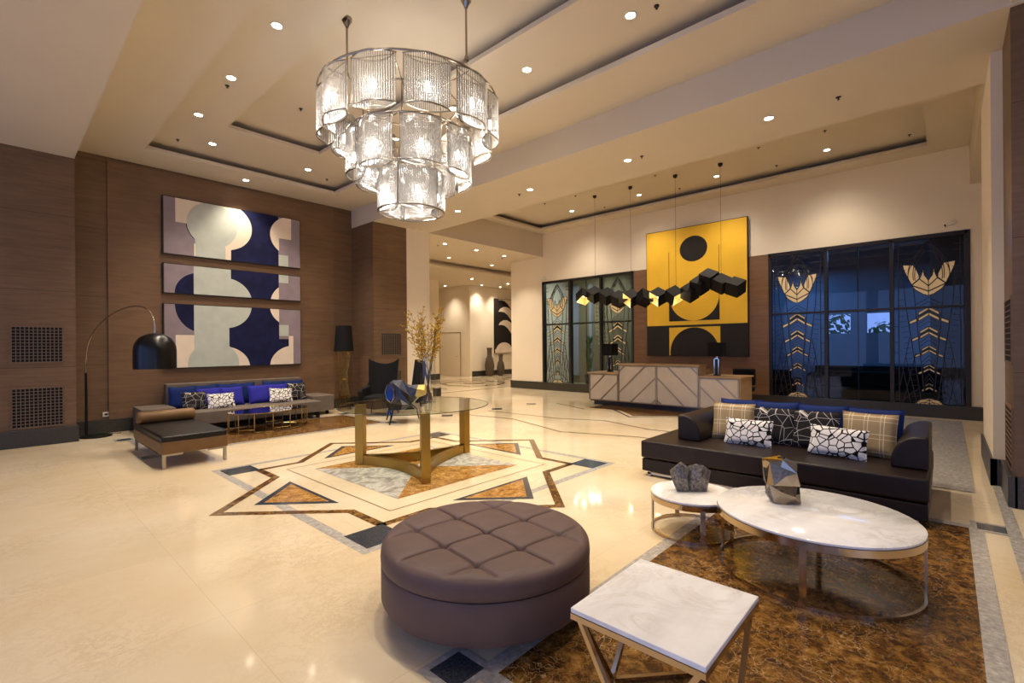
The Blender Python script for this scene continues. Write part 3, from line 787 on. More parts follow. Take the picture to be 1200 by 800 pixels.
for i,y in enumerate((8.22,6.04,4.03,1.81)):
    downlight(11.67,y,ZRU,f'recessed downlight before the reception wall, {ORD[i]} counted from the hall end','downlights over the reception',105*KW,125,1.0,(1,.86,.69),(.08,0,-1))
hl=[(9.04,10.92,HB),(10.32,10.93,HB),(11.63,10.96,HB),(11.29,12.6,4.75),(11.31,13.44,4.75),(13.56,13.46,4.75),(14.56,15.73,HB),(16.97,15.75,HB)]
hn=['left of the three downlights nearest the hall entrance','middle of the three downlights nearest the hall entrance','right of the three downlights nearest the hall entrance','small downlight in the recessed hall ceiling, nearest the entrance','left downlight at the dark slot of the hall ceiling','right downlight at the dark slot of the hall ceiling','downlight before the hall door wall','downlight before the black and white hall painting']
for p,n in zip(hl,hn): downlight(*p,n,'hall downlights',100*KW)
for x,y in((17.6,16.9),(16.4,17.0),(15.3,18.5),(19.5,14.5),(9.5,16)): 
    downlight(x,y,HB,f'downlight washing the far hall wall, {"at the painting" if x==17.6 else "at the wall corner" if x==16.4 else "by the hall door" if x==15.3 else "deep in the hall on the right" if x==19.5 else "deep in the hall on the left"}','hall downlights',110*KW,80)
# sprinklers
def mk_spr():
    t=thing('sprinkler','','sprinkler'); b=MB(); b.lathe([(.03,0),(.03,-.005)],n=14); b.cyl((0,0,0),(0,0,-.03),.007,n=8); b.lathe([(.015,-.03),(.015,-.034)],n=12); b.build('head',M['dark_plastic'],t); return t
sp0=mk_spr(); su=False
def spr(x,y,z,label,g):
    global su
    t=sp0 if not su else dup(sp0); su=True; t.location=(x,y,z); t['label']=label; t['group']=g
for (x,y,z),n in zip([(2.24,7.4,ZM),(2.22,9.94,ZM),(3.37,7.64,ZI),(4.95,9.96,ZM),(4.88,2.3,ZM)],['between two downlights left of the chandelier','at the corner of the ceiling step by the triptych','in the innermost ceiling panel beside the chandelier','at the right corner of the ceiling step by the triptych','at the top edge of the photo, right of the chandelier']): spr(x,y,z,'small ceiling sprinkler '+n,'sprinklers')
for (x,y,z),n in zip([(7.06,3.6,HB),(7.13,6.29,HB),(7.05,.97,HB)],['the middle one','the one nearest the hall','the one nearest the right pillar']): spr(x,y,z,'small sprinkler under the wide beam, '+n,'sprinklers')
for i,(x,y) in enumerate([(10.52,8.33),(10.54,7.3),(10.59,5.06),(10.56,2.81),(10.59,1.67)]): spr(x,y,ZRU,f'small sprinkler in the near row of the reception ceiling, {ORD[i]} from the hall end','sprinklers')
for i,(x,y) in enumerate([(12.0,7.3),(11.9,5.03),(11.9,2.8),(11.93,.51)]): spr(x,y,ZRU,f'small sprinkler close to the reception wall, {ORD[i]} from the hall end','sprinklers')
for i,(x,y) in enumerate([(9.0,11.2),(11.9,11.3)]): spr(x,y,HB,'small sprinkler at the hall entrance, '+('left' if i==0 else 'right')+' one','sprinklers')

# ------------------------------------------------------------------ chandelier
chc=(3.64,5.06)
ch=thing('chandelier','large three-tiered round chandelier of ribbed crystal shades and chrome bands','chandelier',(chc[0],chc[1],3.2))
def lens(a,bt,n=22,curv=0):
    P=[]
    for i in range(n): 
        u=-a+2*a*i/n; P.append((u,-bt*(1-abs(u/a)**1.9)))
    for i in range(n):
        u=a-2*a*i/n; P.append((u,bt*(1-abs(u/a)**1.9)))
    return P
def mk_shade(a,bt,h,curved):
    P=lens(a,bt); n=len(P); vs=[];fs=[]
    # corrugated wall: each outline step becomes a rounded rib
    Q=[]
    for i in range(n):
        p=Vector(P[i]);q=Vector(P[(i+1)%n]); d=q-p; nn=Vector((d.y,-d.x)).normalized()
        for k in range(4):
            f=k/4; Q.append(p+d*f+nn*(.009*math.sin(PI*f)))
    m=len(Q)
    for z in(0,h): 
        for q in Q: vs.append((q.x,q.y,z))
    fs=[(i,(i+1)%m,m+(i+1)%m,m+i) for i in range(m)]
    b=MB(); b.add(vs,fs); b.m=[1 if (i%4==0) else 0 for i in range(m)]
    me=b.build('glass_shade',[M['crystal'],M['crystal_edge_dark']],None,smooth=28,fix=False)
    fr=MB()
    for z in(0,h): fr.tube([(p[0]*1.03,p[1]*1.05,z) for p in P],.0085,6,closed=True)
    for s in(-1,1): fr.cyl((s*a*1.01,0,0),(s*a*1.01,0,h),.004,n=5)
    fo=fr.build('metal_band',M['bronze'],me,smooth=60)
    bl=MB(); bl.lathe([(.004,h*.30),(.02,h*.33),(.026,h*.40),(.02,h*.47),(.010,h*.52)],n=10); bo=bl.build('bulb',M['bulb'],me,smooth=80)
    Lg=bpy.data.lights.new('bulb_glow','POINT'); Lg.energy=2.8; Lg.color=(1,.95,.9); Lg.shadow_soft_size=.03
    og=bpy.data.objects.new('bulb_glow',Lg); COL.objects.link(og); og.parent=me; og.location=(0,0,h*.22)
    st=MB(); st.cyl((0,0,h*.52),(0,0,h*.98),.006,n=6); st.box(-a*.9,a*.9,-.004,.004,h*.96,h*.98); so=st.build('bulb_holder',M['bronze'],me)
    return me
tiers=[(11,1.02,.255,.10,.53,.90,0.27),(8,.69,.235,.095,.52,.42,.33),(5,.335,.235,.085,.48,.02,.55)]
for n,R,a,bt,h,z0,ph in tiers:
    first=None
    for i in range(n):
        an=2*PI*i/n+ph
        o=mk_shade(a,bt,h,R) if first is None else dup(first,ch)
        if first is None: first=o; o.parent=ch
        o.location=(R*math.cos(an),R*math.sin(an),z0); o.rotation_euler=(0,0,an+PI/2)
fr=MB()
for n,R,a,bt,h,z0,ph in tiers:
    for zz,Rr in((z0,R+bt-.01),(z0+h,R+bt-.01)):
        if n!=5 and zz==z0: continue
        fr.tube([(Rr*math.cos(2*PI*i/48),Rr*math.sin(2*PI*i/48),zz) for i in range(48)],.011,6,closed=True)
fr.tube([(.6*math.cos(2*PI*i/36),.6*math.sin(2*PI*i/36),1.40) for i in range(36)],.012,6,closed=True)
for i in range(8):
    an=2*PI*i/8; c,s=math.cos(an),math.sin(an)
    fr.cyl((c*.3,s*.3,1.40),(c*1.1,s*1.1,1.40),.009,n=6); fr.cyl((c*.6,s*.6,1.40),(c*.6,s*.6,.94),.009,n=6); fr.cyl((c*.3,s*.3,.94),(c*.78,s*.78,.94),.009,n=6); fr.cyl((c*.3,s*.3,.94),(c*.3,s*.3,.5),.007,n=6)
for i in range(5):
    an=2*PI*i/5+.55+PI/5; c,s=math.cos(an),math.sin(an); fr.cyl((c*.41,s*.41,.02),(c*.41,s*.41,.5),.005,n=5)
for i in range(8):
    an=2*PI*i/8; c,s=math.cos(an),math.sin(an); fr.cyl((c*.28,s*.28,.5),(c*.42,s*.42,.5),.006,n=6)
fr.build('frame',M['bronze'],ch,smooth=60)
# chandelier rods: at ring edge, seen at px (396,59) and (549,72)
fx,fy=math.cos(.74088),math.sin(.74088)
def dl_to_xy(dd,ll): return (fx*dd+fy*ll, fy*dd-fx*ll)
for s in(1,-1):
    for dd,ll in((-.55,-.62),(-.85,.80)):
        x_,y_=dl_to_xy(dd*s,ll*s)
        b=MB(); b.cyl((x_,y_,1.43),(x_,y_,2.13),.012,n=10); b.lathe([(.028,1.45),(.02,1.50)],(x_,y_,0),n=12); rd=b.build('rod',M['bronze'],ch,smooth=50)
        b=MB(); b.lathe([(.06,2.139),(.06,2.11),(.035,2.07),(.016,2.03)],(x_,y_,0),n=20); b.build('ceiling_cup',M['bronze'],rd,smooth=50)

# ------------------------------------------------------------------ reception desk
t=thing('reception_desk','long low reception desk with pale panels, diagonal metal strips and a raised centre','desk',(10.34,4.94,0))
X=0
def Y(y): return y-4.94
b=MB(); b.box(.10,.70,Y(3.2),Y(6.7),0,.12); b.box(.02,.78,Y(3.12),Y(6.76),.09,.115); b.build('plinth',M['granite'],t)
b=MB(); b.box(.0,.78,Y(5.93),Y(6.78),.115,.79); b.build('body',M['desk_wood'],t,bevel=.004)
b=MB(); b.box(.0,.78,Y(3.13),Y(3.98),.115,.79); b.build('body',M['desk_wood'],t,bevel=.004)
b=MB(); b.box(.0,.45,Y(3.98),Y(5.93),.115,1.02); b.build('raised_body',M['desk_wood'],t,bevel=.004)
b=MB(); b.box(-.03,.82,Y(5.93),Y(6.81),.79,.82); b.build('worktop',M['desk_wood'],t,bevel=.004)
b=MB(); b.box(-.03,.82,Y(3.10),Y(3.98),.79,.82); b.build('worktop',M['desk_wood'],t,bevel=.004)
b=MB(); b.box(-.03,.48,Y(3.96),Y(5.95),1.02,1.05); b.build('counter_top',M['desk_wood'],t,bevel=.004)
for y0,y1,z1,dirn in((5.96,6.75,.765,1),(4.97,5.91,.995,1),(4.0,4.93,.995,-1),(3.17,3.95,.765,-1)):
    b=MB(); b.box(-.012,0,Y(y0),Y(y1),.14,z1); p=b.build('front_panel',M['desk_panel'],t,bevel=.002)
    b=MB()
    for (ya,yb,za,zb) in((y0-.02,y0+.005,.13,z1+.01),(y1-.005,y1+.02,.13,z1+.01),(y0,y1,.13,.145),(y0,y1,z1-.005,z1+.01)): b.box(-.03,0,Y(ya),Y(yb),za,zb)
    # diagonal strips; dirn=1: "/" as seen (up towards smaller Y)
    for c in (-.75,-.22,.31,.84):
        w=.024; zlo,zhi=.14,z1
        # param: centre line z = zlo + (u) where u runs along screen-right
        P=[]
        L=(y1-y0)
        poly=[(c-w,zlo),(c+w,zlo),(c+w+(zhi-zlo)*1.05,zhi),(c-w+(zhi-zlo)*1.05,zhi)]
        poly=clip(poly,0,L,zlo,zhi)
        if len(poly)<3: continue
        if dirn==1: Q=[(y1-u,v) for u,v in poly]      # screen-left is larger Y
        else: Q=[(y0+u,v) for u,v in poly]
        b.prism(Q,lambda u,v:(-.012,Y(u),v),lambda u,v:(-.022,Y(u),v))
    b.build('metal_strips',M['desk_strip'],t)
# office chair behind desk
t=thing('office_chair','dark office chair back showing above the right wing of the reception desk','chair',(11.6,3.45,0),.2)
b=MB(); b.box(-.24,.24,-.24,.24,.44,.52); b.build('seat',M['black_fabric'],t,bevel=.03)
b=MB(); b.box(.2,.27,-.24,.24,.55,.93); b.build('backrest',M['black_fabric'],t,bevel=.03)
b=MB(); b.cyl((0,0,.1),(0,0,.45),.03,n=10); b.build('column',M['chrome'],t)
for i in range(5):
    a=2*PI*i/5; b=MB(); b.cyl((0,0,.12),(.28*math.cos(a),.28*math.sin(a),.06),.02,.015,8); b.cyl((.28*math.cos(a),.28*math.sin(a)-.015,.03),(.28*math.cos(a),.28*math.sin(a)+.015,.03),.03,n=10); b.build('leg',M['black_metal'],t)
def desk_lamp(loc,label):
    t=thing('desk_lamp',label,'table lamp',loc,0,'desk lamps')
    b=MB(); b.box(-.06,.06,-.06,.06,0,.025); b.build('base',M['black_metal'],t,bevel=.003)
    b=MB(); b.box(-.035,.035,-.045,.045,.025,.36); b.build('post',M['black_metal'],t)
    b=MB()
    for s in(-1,1): b.box(-.05,-.035,s*.045-.01,s*.045+.01,.02,.38)
    b.box(-.05,.035,-.055,.055,.36,.38); b.build('metal_edge',M['chrome'],t)
    b=MB(); b.cyl((0,0,.38),(0,0,.43),.012,n=8); b.build('neck',M['chrome'],t)
    b=MB(); w=.145; h0,h1=.42,.72
    for bx in((-w,w,-w,-w+.006),(-w,w,w-.006,w),(-w,-w+.006,-w,w),(w-.006,w,-w,w)): b.box(*bx,h0,h1)
    b.build('lamp_shade',M['black_fabric'],t); 
desk_lamp((10.72,3.72,.82),'black square-shaded lamp on the right wing of the reception desk')
desk_lamp((10.72,6.39,.82),'black square-shaded lamp on the left wing of the reception desk')

# ------------------------------------------------------------------ faceted pendant over the desk
t=thing('pendant_lamp','black zigzag pendant of joined faceted cubes hanging over the reception desk','pendant lamp',(10.9,5.35,0))
seg=[(7.31,2.83,.8,0),(6.96,2.85,.3,0),(6.58,2.78,.1,0),(6.22,2.68,.6,0),(5.88,2.68,.2,0),(5.53,2.66,.9,0),(5.16,2.66,.4,0),(4.76,2.66,0,1),(4.38,2.70,.3,0),(4.16,2.84,.6,0),(3.95,2.98,.5,0),(3.68,2.84,.3,0),(3.38,2.74,.7,0)]
tips={0,4,6,7}
for i,(y,z,a,op) in enumerate(seg):
    s=.15
    vd=Vector((-.90,-.43,-.10+ (a-.4)*.25)).normalized(); q=Vector((1,1,1)).rotation_difference(vd).to_matrix().to_4x4()
    cand=[]
    for k in range(72):
        Q=Matrix.Rotation(k*PI/36,4,vd)@q; cand.append((max((Q@Vector(c_)).z for c_ in ((1,1,-1),(1,-1,1),(-1,1,1),(-1,-1,1),(-1,1,-1),(1,-1,-1))),k))
    kk=max(cand)[1]; R=Matrix.Translation((0,y-5.35,z))@Matrix.Rotation(kk*PI/36+(a-.4)*.3,4,vd)@q
    vs=[Vector((x_,y_,z_))*s for x_ in(-1,1) for y_ in(-1,1) for z_ in(-1,1)]
    F=[(0,1,3,2),(4,6,7,5),(0,4,5,1),(2,3,7,6),(0,2,6,4),(1,5,7,3)]
    # drop the face whose centre points most downward and towards the viewer
    cents=[(R.to_3x3()@(sum((vs[j] for j in f),Vector())/4)) for f in F]
    drop=min(range(6),key=lambda k:cents[k].z+ .25*cents[k].x) if (i in tips) else -1
    b=MB()
    b.add([tuple(v) for v in vs],[f for k,f in enumerate(F) if k!=drop],0,R)
    b.add([tuple(v*.96) for v in vs],[f[::-1] for k,f in enumerate(F) if k!=drop],1,R)
    sgm=b.build('shade_segment',[M['black_matt'],M['gold_leaf']],t,fix=False)
    if i in tips:
        c=MB(); p=R@Vector((0,0,0)); c.lathe([(.012,-.03),(.022,0),(.012,.03)],(p.x,p.y,p.z),n=8); c.build('bulb',emis('pendant_bulb_lit',(1,.85,.6),6),sgm)
        L=bpy.data.lights.new('pendant_bulb','POINT'); L.energy=2.2; L.color=(1,.84,.6); L.shadow_soft_size=.05
        o=bpy.data.objects.new('pendant_bulb',L); COL.objects.link(o); o.parent=sgm; o.location=(p.x-.06,p.y,p.z-.05)
for y,z in((6.93,2.98),(5.88,2.8),(4.71,2.82),(3.68,2.98)):
    b=MB(); b.cyl((0,y-5.35,z),(0,y-5.35,ZRU),.003,n=5); w=b.build('wire',M['black_metal'],t)
    b=MB(); b.lathe([(.05,ZRU),(.05,ZRU-.05),(.02,ZRU-.075)],(0,y-5.35,0),n=16); b.build('ceiling_cup',M['black_metal'],w,smooth=40)

# ------------------------------------------------------------------ cushions
def pillow_mesh(w,h,t,n=18):
    vs=[];fs=[]
    for side in(1,-1):
        for j in range(n+1):
            for i in range(n+1):
                u=-1+2*i/n; v=-1+2*j/n
                ex=1-.07*(1-abs(v)**2)*0-.06*(abs(u)>=0)*(1-v*v)*abs(u)**3
                ez=1-.06*(1-u*u)*abs(v)**3
                th=t/2*((1-u**4)*(1-v**4))**.55
                vs.append((u*ex*w/2+ u*.0, side*th, v*ez*h/2))
    N=(n+1)*(n+1)
    for s in range(2):
        for j in range(n):
            for i in range(n):
                a=s*N+j*(n+1)+i; q=(a,a+1,a+n+2,a+n+1); fs.append(q if s==1 else q[::-1])
    b=MB(); b.add(vs,fs); return b
def mk_pillow(kind,w,h,t,mat):
    tt=thing('cushion','','cushion'); b=pillow_mesh(w,h,t)
    o=b.build('cover',mat,tt,smooth=70)
    p=MB(); n=40; pts=[]
    for i in range(n):
        a=i/n*4; k=int(a); f=a-k; u,v=[(-1+2*f,-1),(1,-1+2*f),(1-2*f,1),(-1,1-2*f)][k]
        ex=1-.06*(1-v*v)*abs(u)**3; ez=1-.06*(1-u*u)*abs(v)**3; pts.append((u*ex*w/2,0,v*ez*h/2))
    p.tube(pts,.006,5,closed=True); p.build('piping',mat,tt,smooth=60)
    return tt
protos={}
def pillow(kind,mat,w,h,t,loc,yaw,lean,label,group,roll=0):
    key=(kind,w,h)
    if key not in protos: protos[key]=mk_pillow(kind,w,h,t,M[mat]); o=protos[key]
    else: o=dup(protos[key])
    o['label']=label; o['group']=group
    Rm=Matrix.Rotation(yaw,4,'Z')@Matrix.Rotation(lean,4,'X')@Matrix.Rotation(roll,4,'Y')
    # local origin at bottom centre
    off=Rm@Vector((0,0,h/2*math.cos(roll)+w/2*abs(math.sin(roll))))
    o.matrix_world=Matrix.Translation(Vector(loc)+off)@Rm
    return o

# ------------------------------------------------------------------ right sofa (faces -X)
t=thing('leather_sofa','long dark brown leather sofa on the right, loaded with blue, tan and patterned cushions','sofa',(5.05,1.36,0))
def y_(v): return v-1.36
b=MB(); b.box(0,1.5,y_(.11),y_(2.62),.205,.40); b.build('seat',M['leather'],t,bevel=.022,seg=3)
b=MB(); b.box(.012,1.48,y_(.12),y_(2.61),.055,.195); b.build('base',M['leather'],t,bevel=.01)
s=MB()
for yy in(.735,1.36,1.99): s.box(-.0025,.0,y_(yy)-.002,y_(yy)+.002,.215,.39)
s.build('seam',M['leather_dark'],t)
def arm(y0,y1,sgn,nm):
    # profile in (y,z): outer vertical side, rolled top falling to the inside
    prof=[]; W=abs(y1-y0)
    for i in range(9):
        a=i/8*PI/2; prof.append((W*.25+ (W*.75)*math.sin(a), .40+.285*math.cos(a)**.8 if i<8 else .40))
    prof=[(0,.40),(0,.685)]+prof
    P=[(y_(y0+sgn*u),v) for u,v in prof]
    b=MB(); b.prism(P,lambda u,v:(.33,u,v),lambda u,v:(1.5,u,v)); return b.build(nm,M['leather'],t,bevel=.018,seg=3)
arm(2.32,2.06,-1,'armrest'); arm(.12,.38,1,'armrest')
b=MB(); b.box(1.22,1.5,y_(.38),y_(2.08),.40,.66); b.build('backrest',M['leather'],t,bevel=.04,seg=3)
for x,y in((.05,.2),(.05,2.53),(1.42,.2),(1.42,2.53)):
    b=MB(); b.box(x-.02,x+.02,y_(y)-.02,y_(y)+.02,0,.055); b.build('leg',M['brushed'],t)
b=MB(); b.box(.03,.05,y_(.2),y_(2.55),.02,.045); b.build('base_rail',M['brushed'],t)
YW=-PI/2   # faces -X
g='cushions on the dark leather sofa'
for (y,x,ttl) in((1.83,6.08,'navy cushion at the left end of the leather sofa, behind the tan checked one'),(1.43,6.06,'second navy cushion from the left on the leather sofa, behind a dark line-print one'),(1.0,6.06,'third navy cushion from the left on the leather sofa'),(.55,6.05,'navy cushion at the right end of the leather sofa, behind the tan checked one')):
    pillow('navy','navy',.47,.44,.13,(x-.06,y,.40),YW+random.uniform(-.06,.06),-.20,ttl,g,random.uniform(-.03,.03))
pillow('plaid','plaid',.45,.42,.14,(5.78,1.84,.40),YW+.1,-.25,'tan checked square cushion at the left end of the leather sofa',g)
pillow('plaid','plaid',.45,.42,.14,(5.76,.58,.40),YW-.12,-.25,'tan checked square cushion at the right end of the leather sofa',g)
pillow('line','line_pillow',.43,.40,.13,(5.80,1.42,.40),YW,-.25,'charcoal line-print cushion, left of the pair in the middle of the leather sofa',g)
pillow('line','line_pillow',.43,.40,.13,(5.78,1.03,.40),YW-.05,-.25,'charcoal line-print cushion, right of the pair in the middle of the leather sofa',g)
pillow('mosaic','mosaic_pillow',.48,.28,.12,(5.56,1.62,.40),YW,-.3,'white pebble-print lumbar cushion on the left half of the leather sofa',g)
pillow('mosaic','mosaic_pillow',.48,.28,.12,(5.50,.80,.40),YW-.05,-.3,'white pebble-print lumbar cushion on the right half of the leather sofa',g,.04)

# ------------------------------------------------------------------ left sofa (faces -Y)
t=thing('fabric_sofa','long low taupe fabric sofa under the triptych with raised end blocks','sofa',(3.5,10.45,0))
b=MB(); b.box(2.25-3.5,4.76-3.5,-.55,.62,.13,.36); b.build('seat',M['sofa_fabric'],t,bevel=.015)
b=MB(); b.box(2.28-3.5,4.73-3.5,-.5,.6,.06,.125); b.build('base',M['black_matt'],t)
for x0,x1 in((2.22,3.45),(3.455,4.75)):
    b=MB(); b.box(x0-3.5,x1-3.5,.44,.65,.34,.83); b.build('backrest',M['sofa_fabric'],t,bevel=.015)
b=MB(); b.box(1.75-3.5,2.245-3.5,-.15,.65,.09,.44); b.build('end_block',M['sofa_fabric'],t,bevel=.012)
b=MB(); b.box(4.765-3.5,5.25-3.5,-.15,.65,.09,.43); b.build('end_block',M['sofa_fabric'],t,bevel=.012)
for x,y in((-1.2,-.5),(-1.2,.5),(1.2,-.5),(1.2,.5),(-1.65,0),(1.65,0)):
    b=MB(); b.box(x-.03,x+.03,y-.03,y+.03,0,.1); b.build('foot',M['black_matt'],t)
g='cushions on the taupe sofa'
names=['at the left end','second from the left','third from the left','fourth from the left, right of the middle gap','second from the right','at the right end']
for i,x in enumerate((2.45,2.83,3.24,3.52,4.1,4.55)):
    pillow('navy2','navy',.44,.42,.12,(x,10.74,.36),.0+random.uniform(-.12,.12),-.2 if i!=3 else -.15,'navy cushion on the taupe sofa, '+names[i],g,random.uniform(-.05,.05))
for x,n_ in((2.86,'leftmost of the four'),(3.24,'second of the four from the left'),(3.75,'third of the four from the left'),(4.1,'rightmost of the four')):
    pillow('royal','royal',.42,.38,.12,(x,10.5,.36),random.uniform(-.08,.08),-.28,'royal blue cushion on the taupe sofa, '+n_,g,random.uniform(-.03,.03))
pillow('line2','line_pillow',.40,.34,.12,(2.56,10.36,.36),.1,-.3,'charcoal line-print cushion at the left end of the taupe sofa',g)
pillow('line2','line_pillow',.40,.38,.12,(4.50,10.5,.36),-.05,-.28,'charcoal line-print cushion at the right end of the taupe sofa',g)
pillow('mosaic2','mosaic_pillow',.46,.29,.11,(2.97,10.25,.36),.0,-.35,'white pebble-print lumbar cushion on the left half of the taupe sofa',g)
pillow('mosaic2','mosaic_pillow',.46,.29,.11,(4.08,10.27,.36),.0,-.35,'white pebble-print lumbar cushion on the right half of the taupe sofa',g,.08)

# ------------------------------------------------------------------ daybed
t=thing('daybed','tan and black leather daybed with a bolster on slim steel legs','daybed',(1.78,8.05,0))
x0,x1,y0,y1=-.37,.37,-.86,.86
b=MB(); b.box(x0,x1,y0,y1,.18,.32); b.build('frame',M['tan_leather'],t,bevel=.012)
b=MB(); b.box(x0+.004,x1-.004,y0+.004,y1-.004,.322,.405); b.build('cushion',M['leather_dark'],t,bevel=.022,seg=3)
b=MB()
for z in(.328,): b.tube([(x0,y0,z),(x1,y0,z),(x1,y1,z),(x0,y1,z)],.006,6,closed=True)
b.build('piping',M['tan_leather'],t)
for x,y in((x0+.03,y0+.03),(x1-.03,y0+.03),(x0+.03,y1-.03),(x1-.03,y1-.03)):
    b=MB(); b.box(x-.018,x+.018,y-.018,y+.018,0,.18); b.box(x-.018 if x<0 else x-.2,x+.2 if x<0 else x+.018,y-.012,y+.012,.155,.18); b.build('leg',M['brushed'],t)
prof=[(.0,-.36),(.07,-.36),(.085,-.345),(.088,-.3),(.088,.3),(.085,.345),(.07,.36),(0,.36)]
b=MB(); n=24; vs=[];fs=[]
for r,u in prof:
    for i in range(n): a=2*PI*i/n; vs.append((u,.68+r*math.cos(a),.49+r*math.sin(a)))
for j in range(len(prof)-1):
    for i in range(n): fs.append((j*n+i,j*n+(i+1)%n,(j+1)*n+(i+1)%n,(j+1)*n+i))
b.add(vs,fs); b.build('bolster',M['tan_leather'],t,smooth=60)

# ------------------------------------------------------------------ oval nest table (left)
t=thing('oval_side_table','low oval table of brass uprights with a dark glass top before the taupe sofa','coffee table',(3.5,9.38,0),.12)
a,bb_=.71,.45
def ell(k,z,n=64,a=a,b=bb_): return [(a*k*math.cos(2*PI*i/n),b*k*math.sin(2*PI*i/n),z) for i in range(n)]
m=MB(); m.add(ell(.985,.345)+ell(.985,.353),[tuple(range(64))[::-1],tuple(range(64,128))]+[(i,(i+1)%64,64+(i+1)%64,64+i) for i in range(64)]); m.build('glass_top',M['smoked_glass'],t)
m=MB(); 
m.tube(ell(1,.345),.011,6,closed=True); m.build('top_rim',M['brass2'],t,smooth=60)
NL=14
for i in range(NL):
    an=2*PI*i/NL; x,y=a*math.cos(an),bb_*math.sin(an); an2=an+2*PI/NL; x2,y2=a*math.cos(an2),bb_*math.sin(an2)
    m=MB(); m.cyl((x,y,.0),(x,y,.34),.010,n=6)
    if i%2==0: m.cyl((x,y,.06),(x2,y2,.06),.009,n=6)
    else: m.cyl((x,y,.01),(x2,y2,.01),.009,n=6)
    m.build('upright',M['brass2'],t)

# ------------------------------------------------------------------ arc lamp
t=thing('arc_lamp','tall arc floor lamp with chrome arm and big black dome shade','floor lamp',(1.2,10.82,0))
m=MB(); m.lathe([(.0,.0),(.22,0),(.22,.018),(.20,.026),(0,.028)],n=40); m.build('base',M['black_metal'],t,smooth=40)
pb=Vector((-.11,.12,0)); m=MB(); m.cyl(pb+Vector((0,0,.02)),pb+Vector((0,0,1.10)),.02,.018,n=14); m.build('pole',M['black_metal'],t,smooth=40)
p0=pb+Vector((0,0,1.10)); top=Vector((1.70-1.2,9.02-10.82,1.76))
pts=[]
A0=Vector(p0); 
N=36
apex=2.14
for i in range(N+1):
    f=i/N; ang=PI*f
    # superellipse arc: starts vertical at pole, ends vertical over the shade
    hx=(1-math.cos(ang))/2; hx=hx**1.35
    base=A0.lerp(top,hx); zt=(A0.z*(1-hx)+top.z*hx)
    zz=zt+ (apex-(A0.z+top.z)/2-.0)*math.sin(ang)**.80
    pts.append((base.x,base.y,zz if 0<i<N else zt))
m=MB(); m.tube(pts,.010,8); m.build('arm',M['chrome'],t,smooth=60)
m=MB(); c=(top.x,top.y,1.20); R_=.275
prof=[(R_,0),(R_,.27),(R_*.975,.34),(R_*.89,.41),(R_*.74,.47),(R_*.5,.515),(R_*.25,.537),(.03,.545)]
prof_in=[(r-.006 if r>.05 else r,z-.004) for r,z in prof][::-1]
m.lathe(prof+prof_in,c,n=48,capb=False,capt=False); m.build('lamp_shade',M['black_metal'],t,smooth=50)
m=MB(); m.cyl((top.x,top.y,1.74),(top.x,top.y,1.79),.02,n=12); m.build('shade_cap',M['chrome'],t)
m=MB(); m.tube([(.12,.03,.02),(.25,.15,.008),(.35,.1,.006),(.36,.22,.006)],.005,6); m.build('cable',M['black_matt'],t)

# ------------------------------------------------------------------ gold wire floor lamp
t=thing('floor_lamp','hourglass gold wire floor lamp with tall black shade beside the taupe sofa','floor lamp',(5.72,10.72,0))
n=16
for i in range(n):
    a0=2*PI*i/n; a1=a0+1.15
    m=MB(); m.cyl((.15*math.cos(a0),.15*math.sin(a0),0.01),(.085*math.cos(a0+.55),.085*math.sin(a0+.55),.74),.0042,n=5); m.cyl((.085*math.cos(a0+.55),.085*math.sin(a0+.55),.74),(.145*math.cos(a1),.145*math.sin(a1),1.42),.0042,n=5); m.build('wire',M['gold_wire'],t)
m=MB()
for r,z in((.15,.008),(.085,.74),(.145,1.42)): m.tube([(r*math.cos(2*PI*i/24),r*math.sin(2*PI*i/24),z) for i in range(24)],.005,5,closed=True)
m.build('hoops',M['gold_wire'],t)
m=MB(); m.lathe([(.225,1.41),(.175,2.02),(.170,2.02),(.22,1.41)],n=36,capb=False,capt=False); m.lathe([(.03,1.9),(.17,1.9)],n=36,capb=False,capt=False); m.build('lamp_shade',M['black_fabric'],t,smooth=50)
m=MB(); m.cyl((0,0,1.42),(0,0,1.9),.008,n=8); m.build('stem',M['gold_wire'],t)
m=MB(); m.lathe([(.01,1.55),(.03,1.6),(.03,1.66),(.01,1.7)],n=12); m.build('bulb',emis('warm_bulb',(1,.7,.35),14),t)
L=bpy.data.lights.new('lamp_glow','POINT'); L.energy=5; L.color=(1,.65,.3); L.shadow_soft_size=.04; o=bpy.data.objects.new('lamp_glow',L); COL.objects.link(o); o.parent=t; o.location=(0,0,1.52)

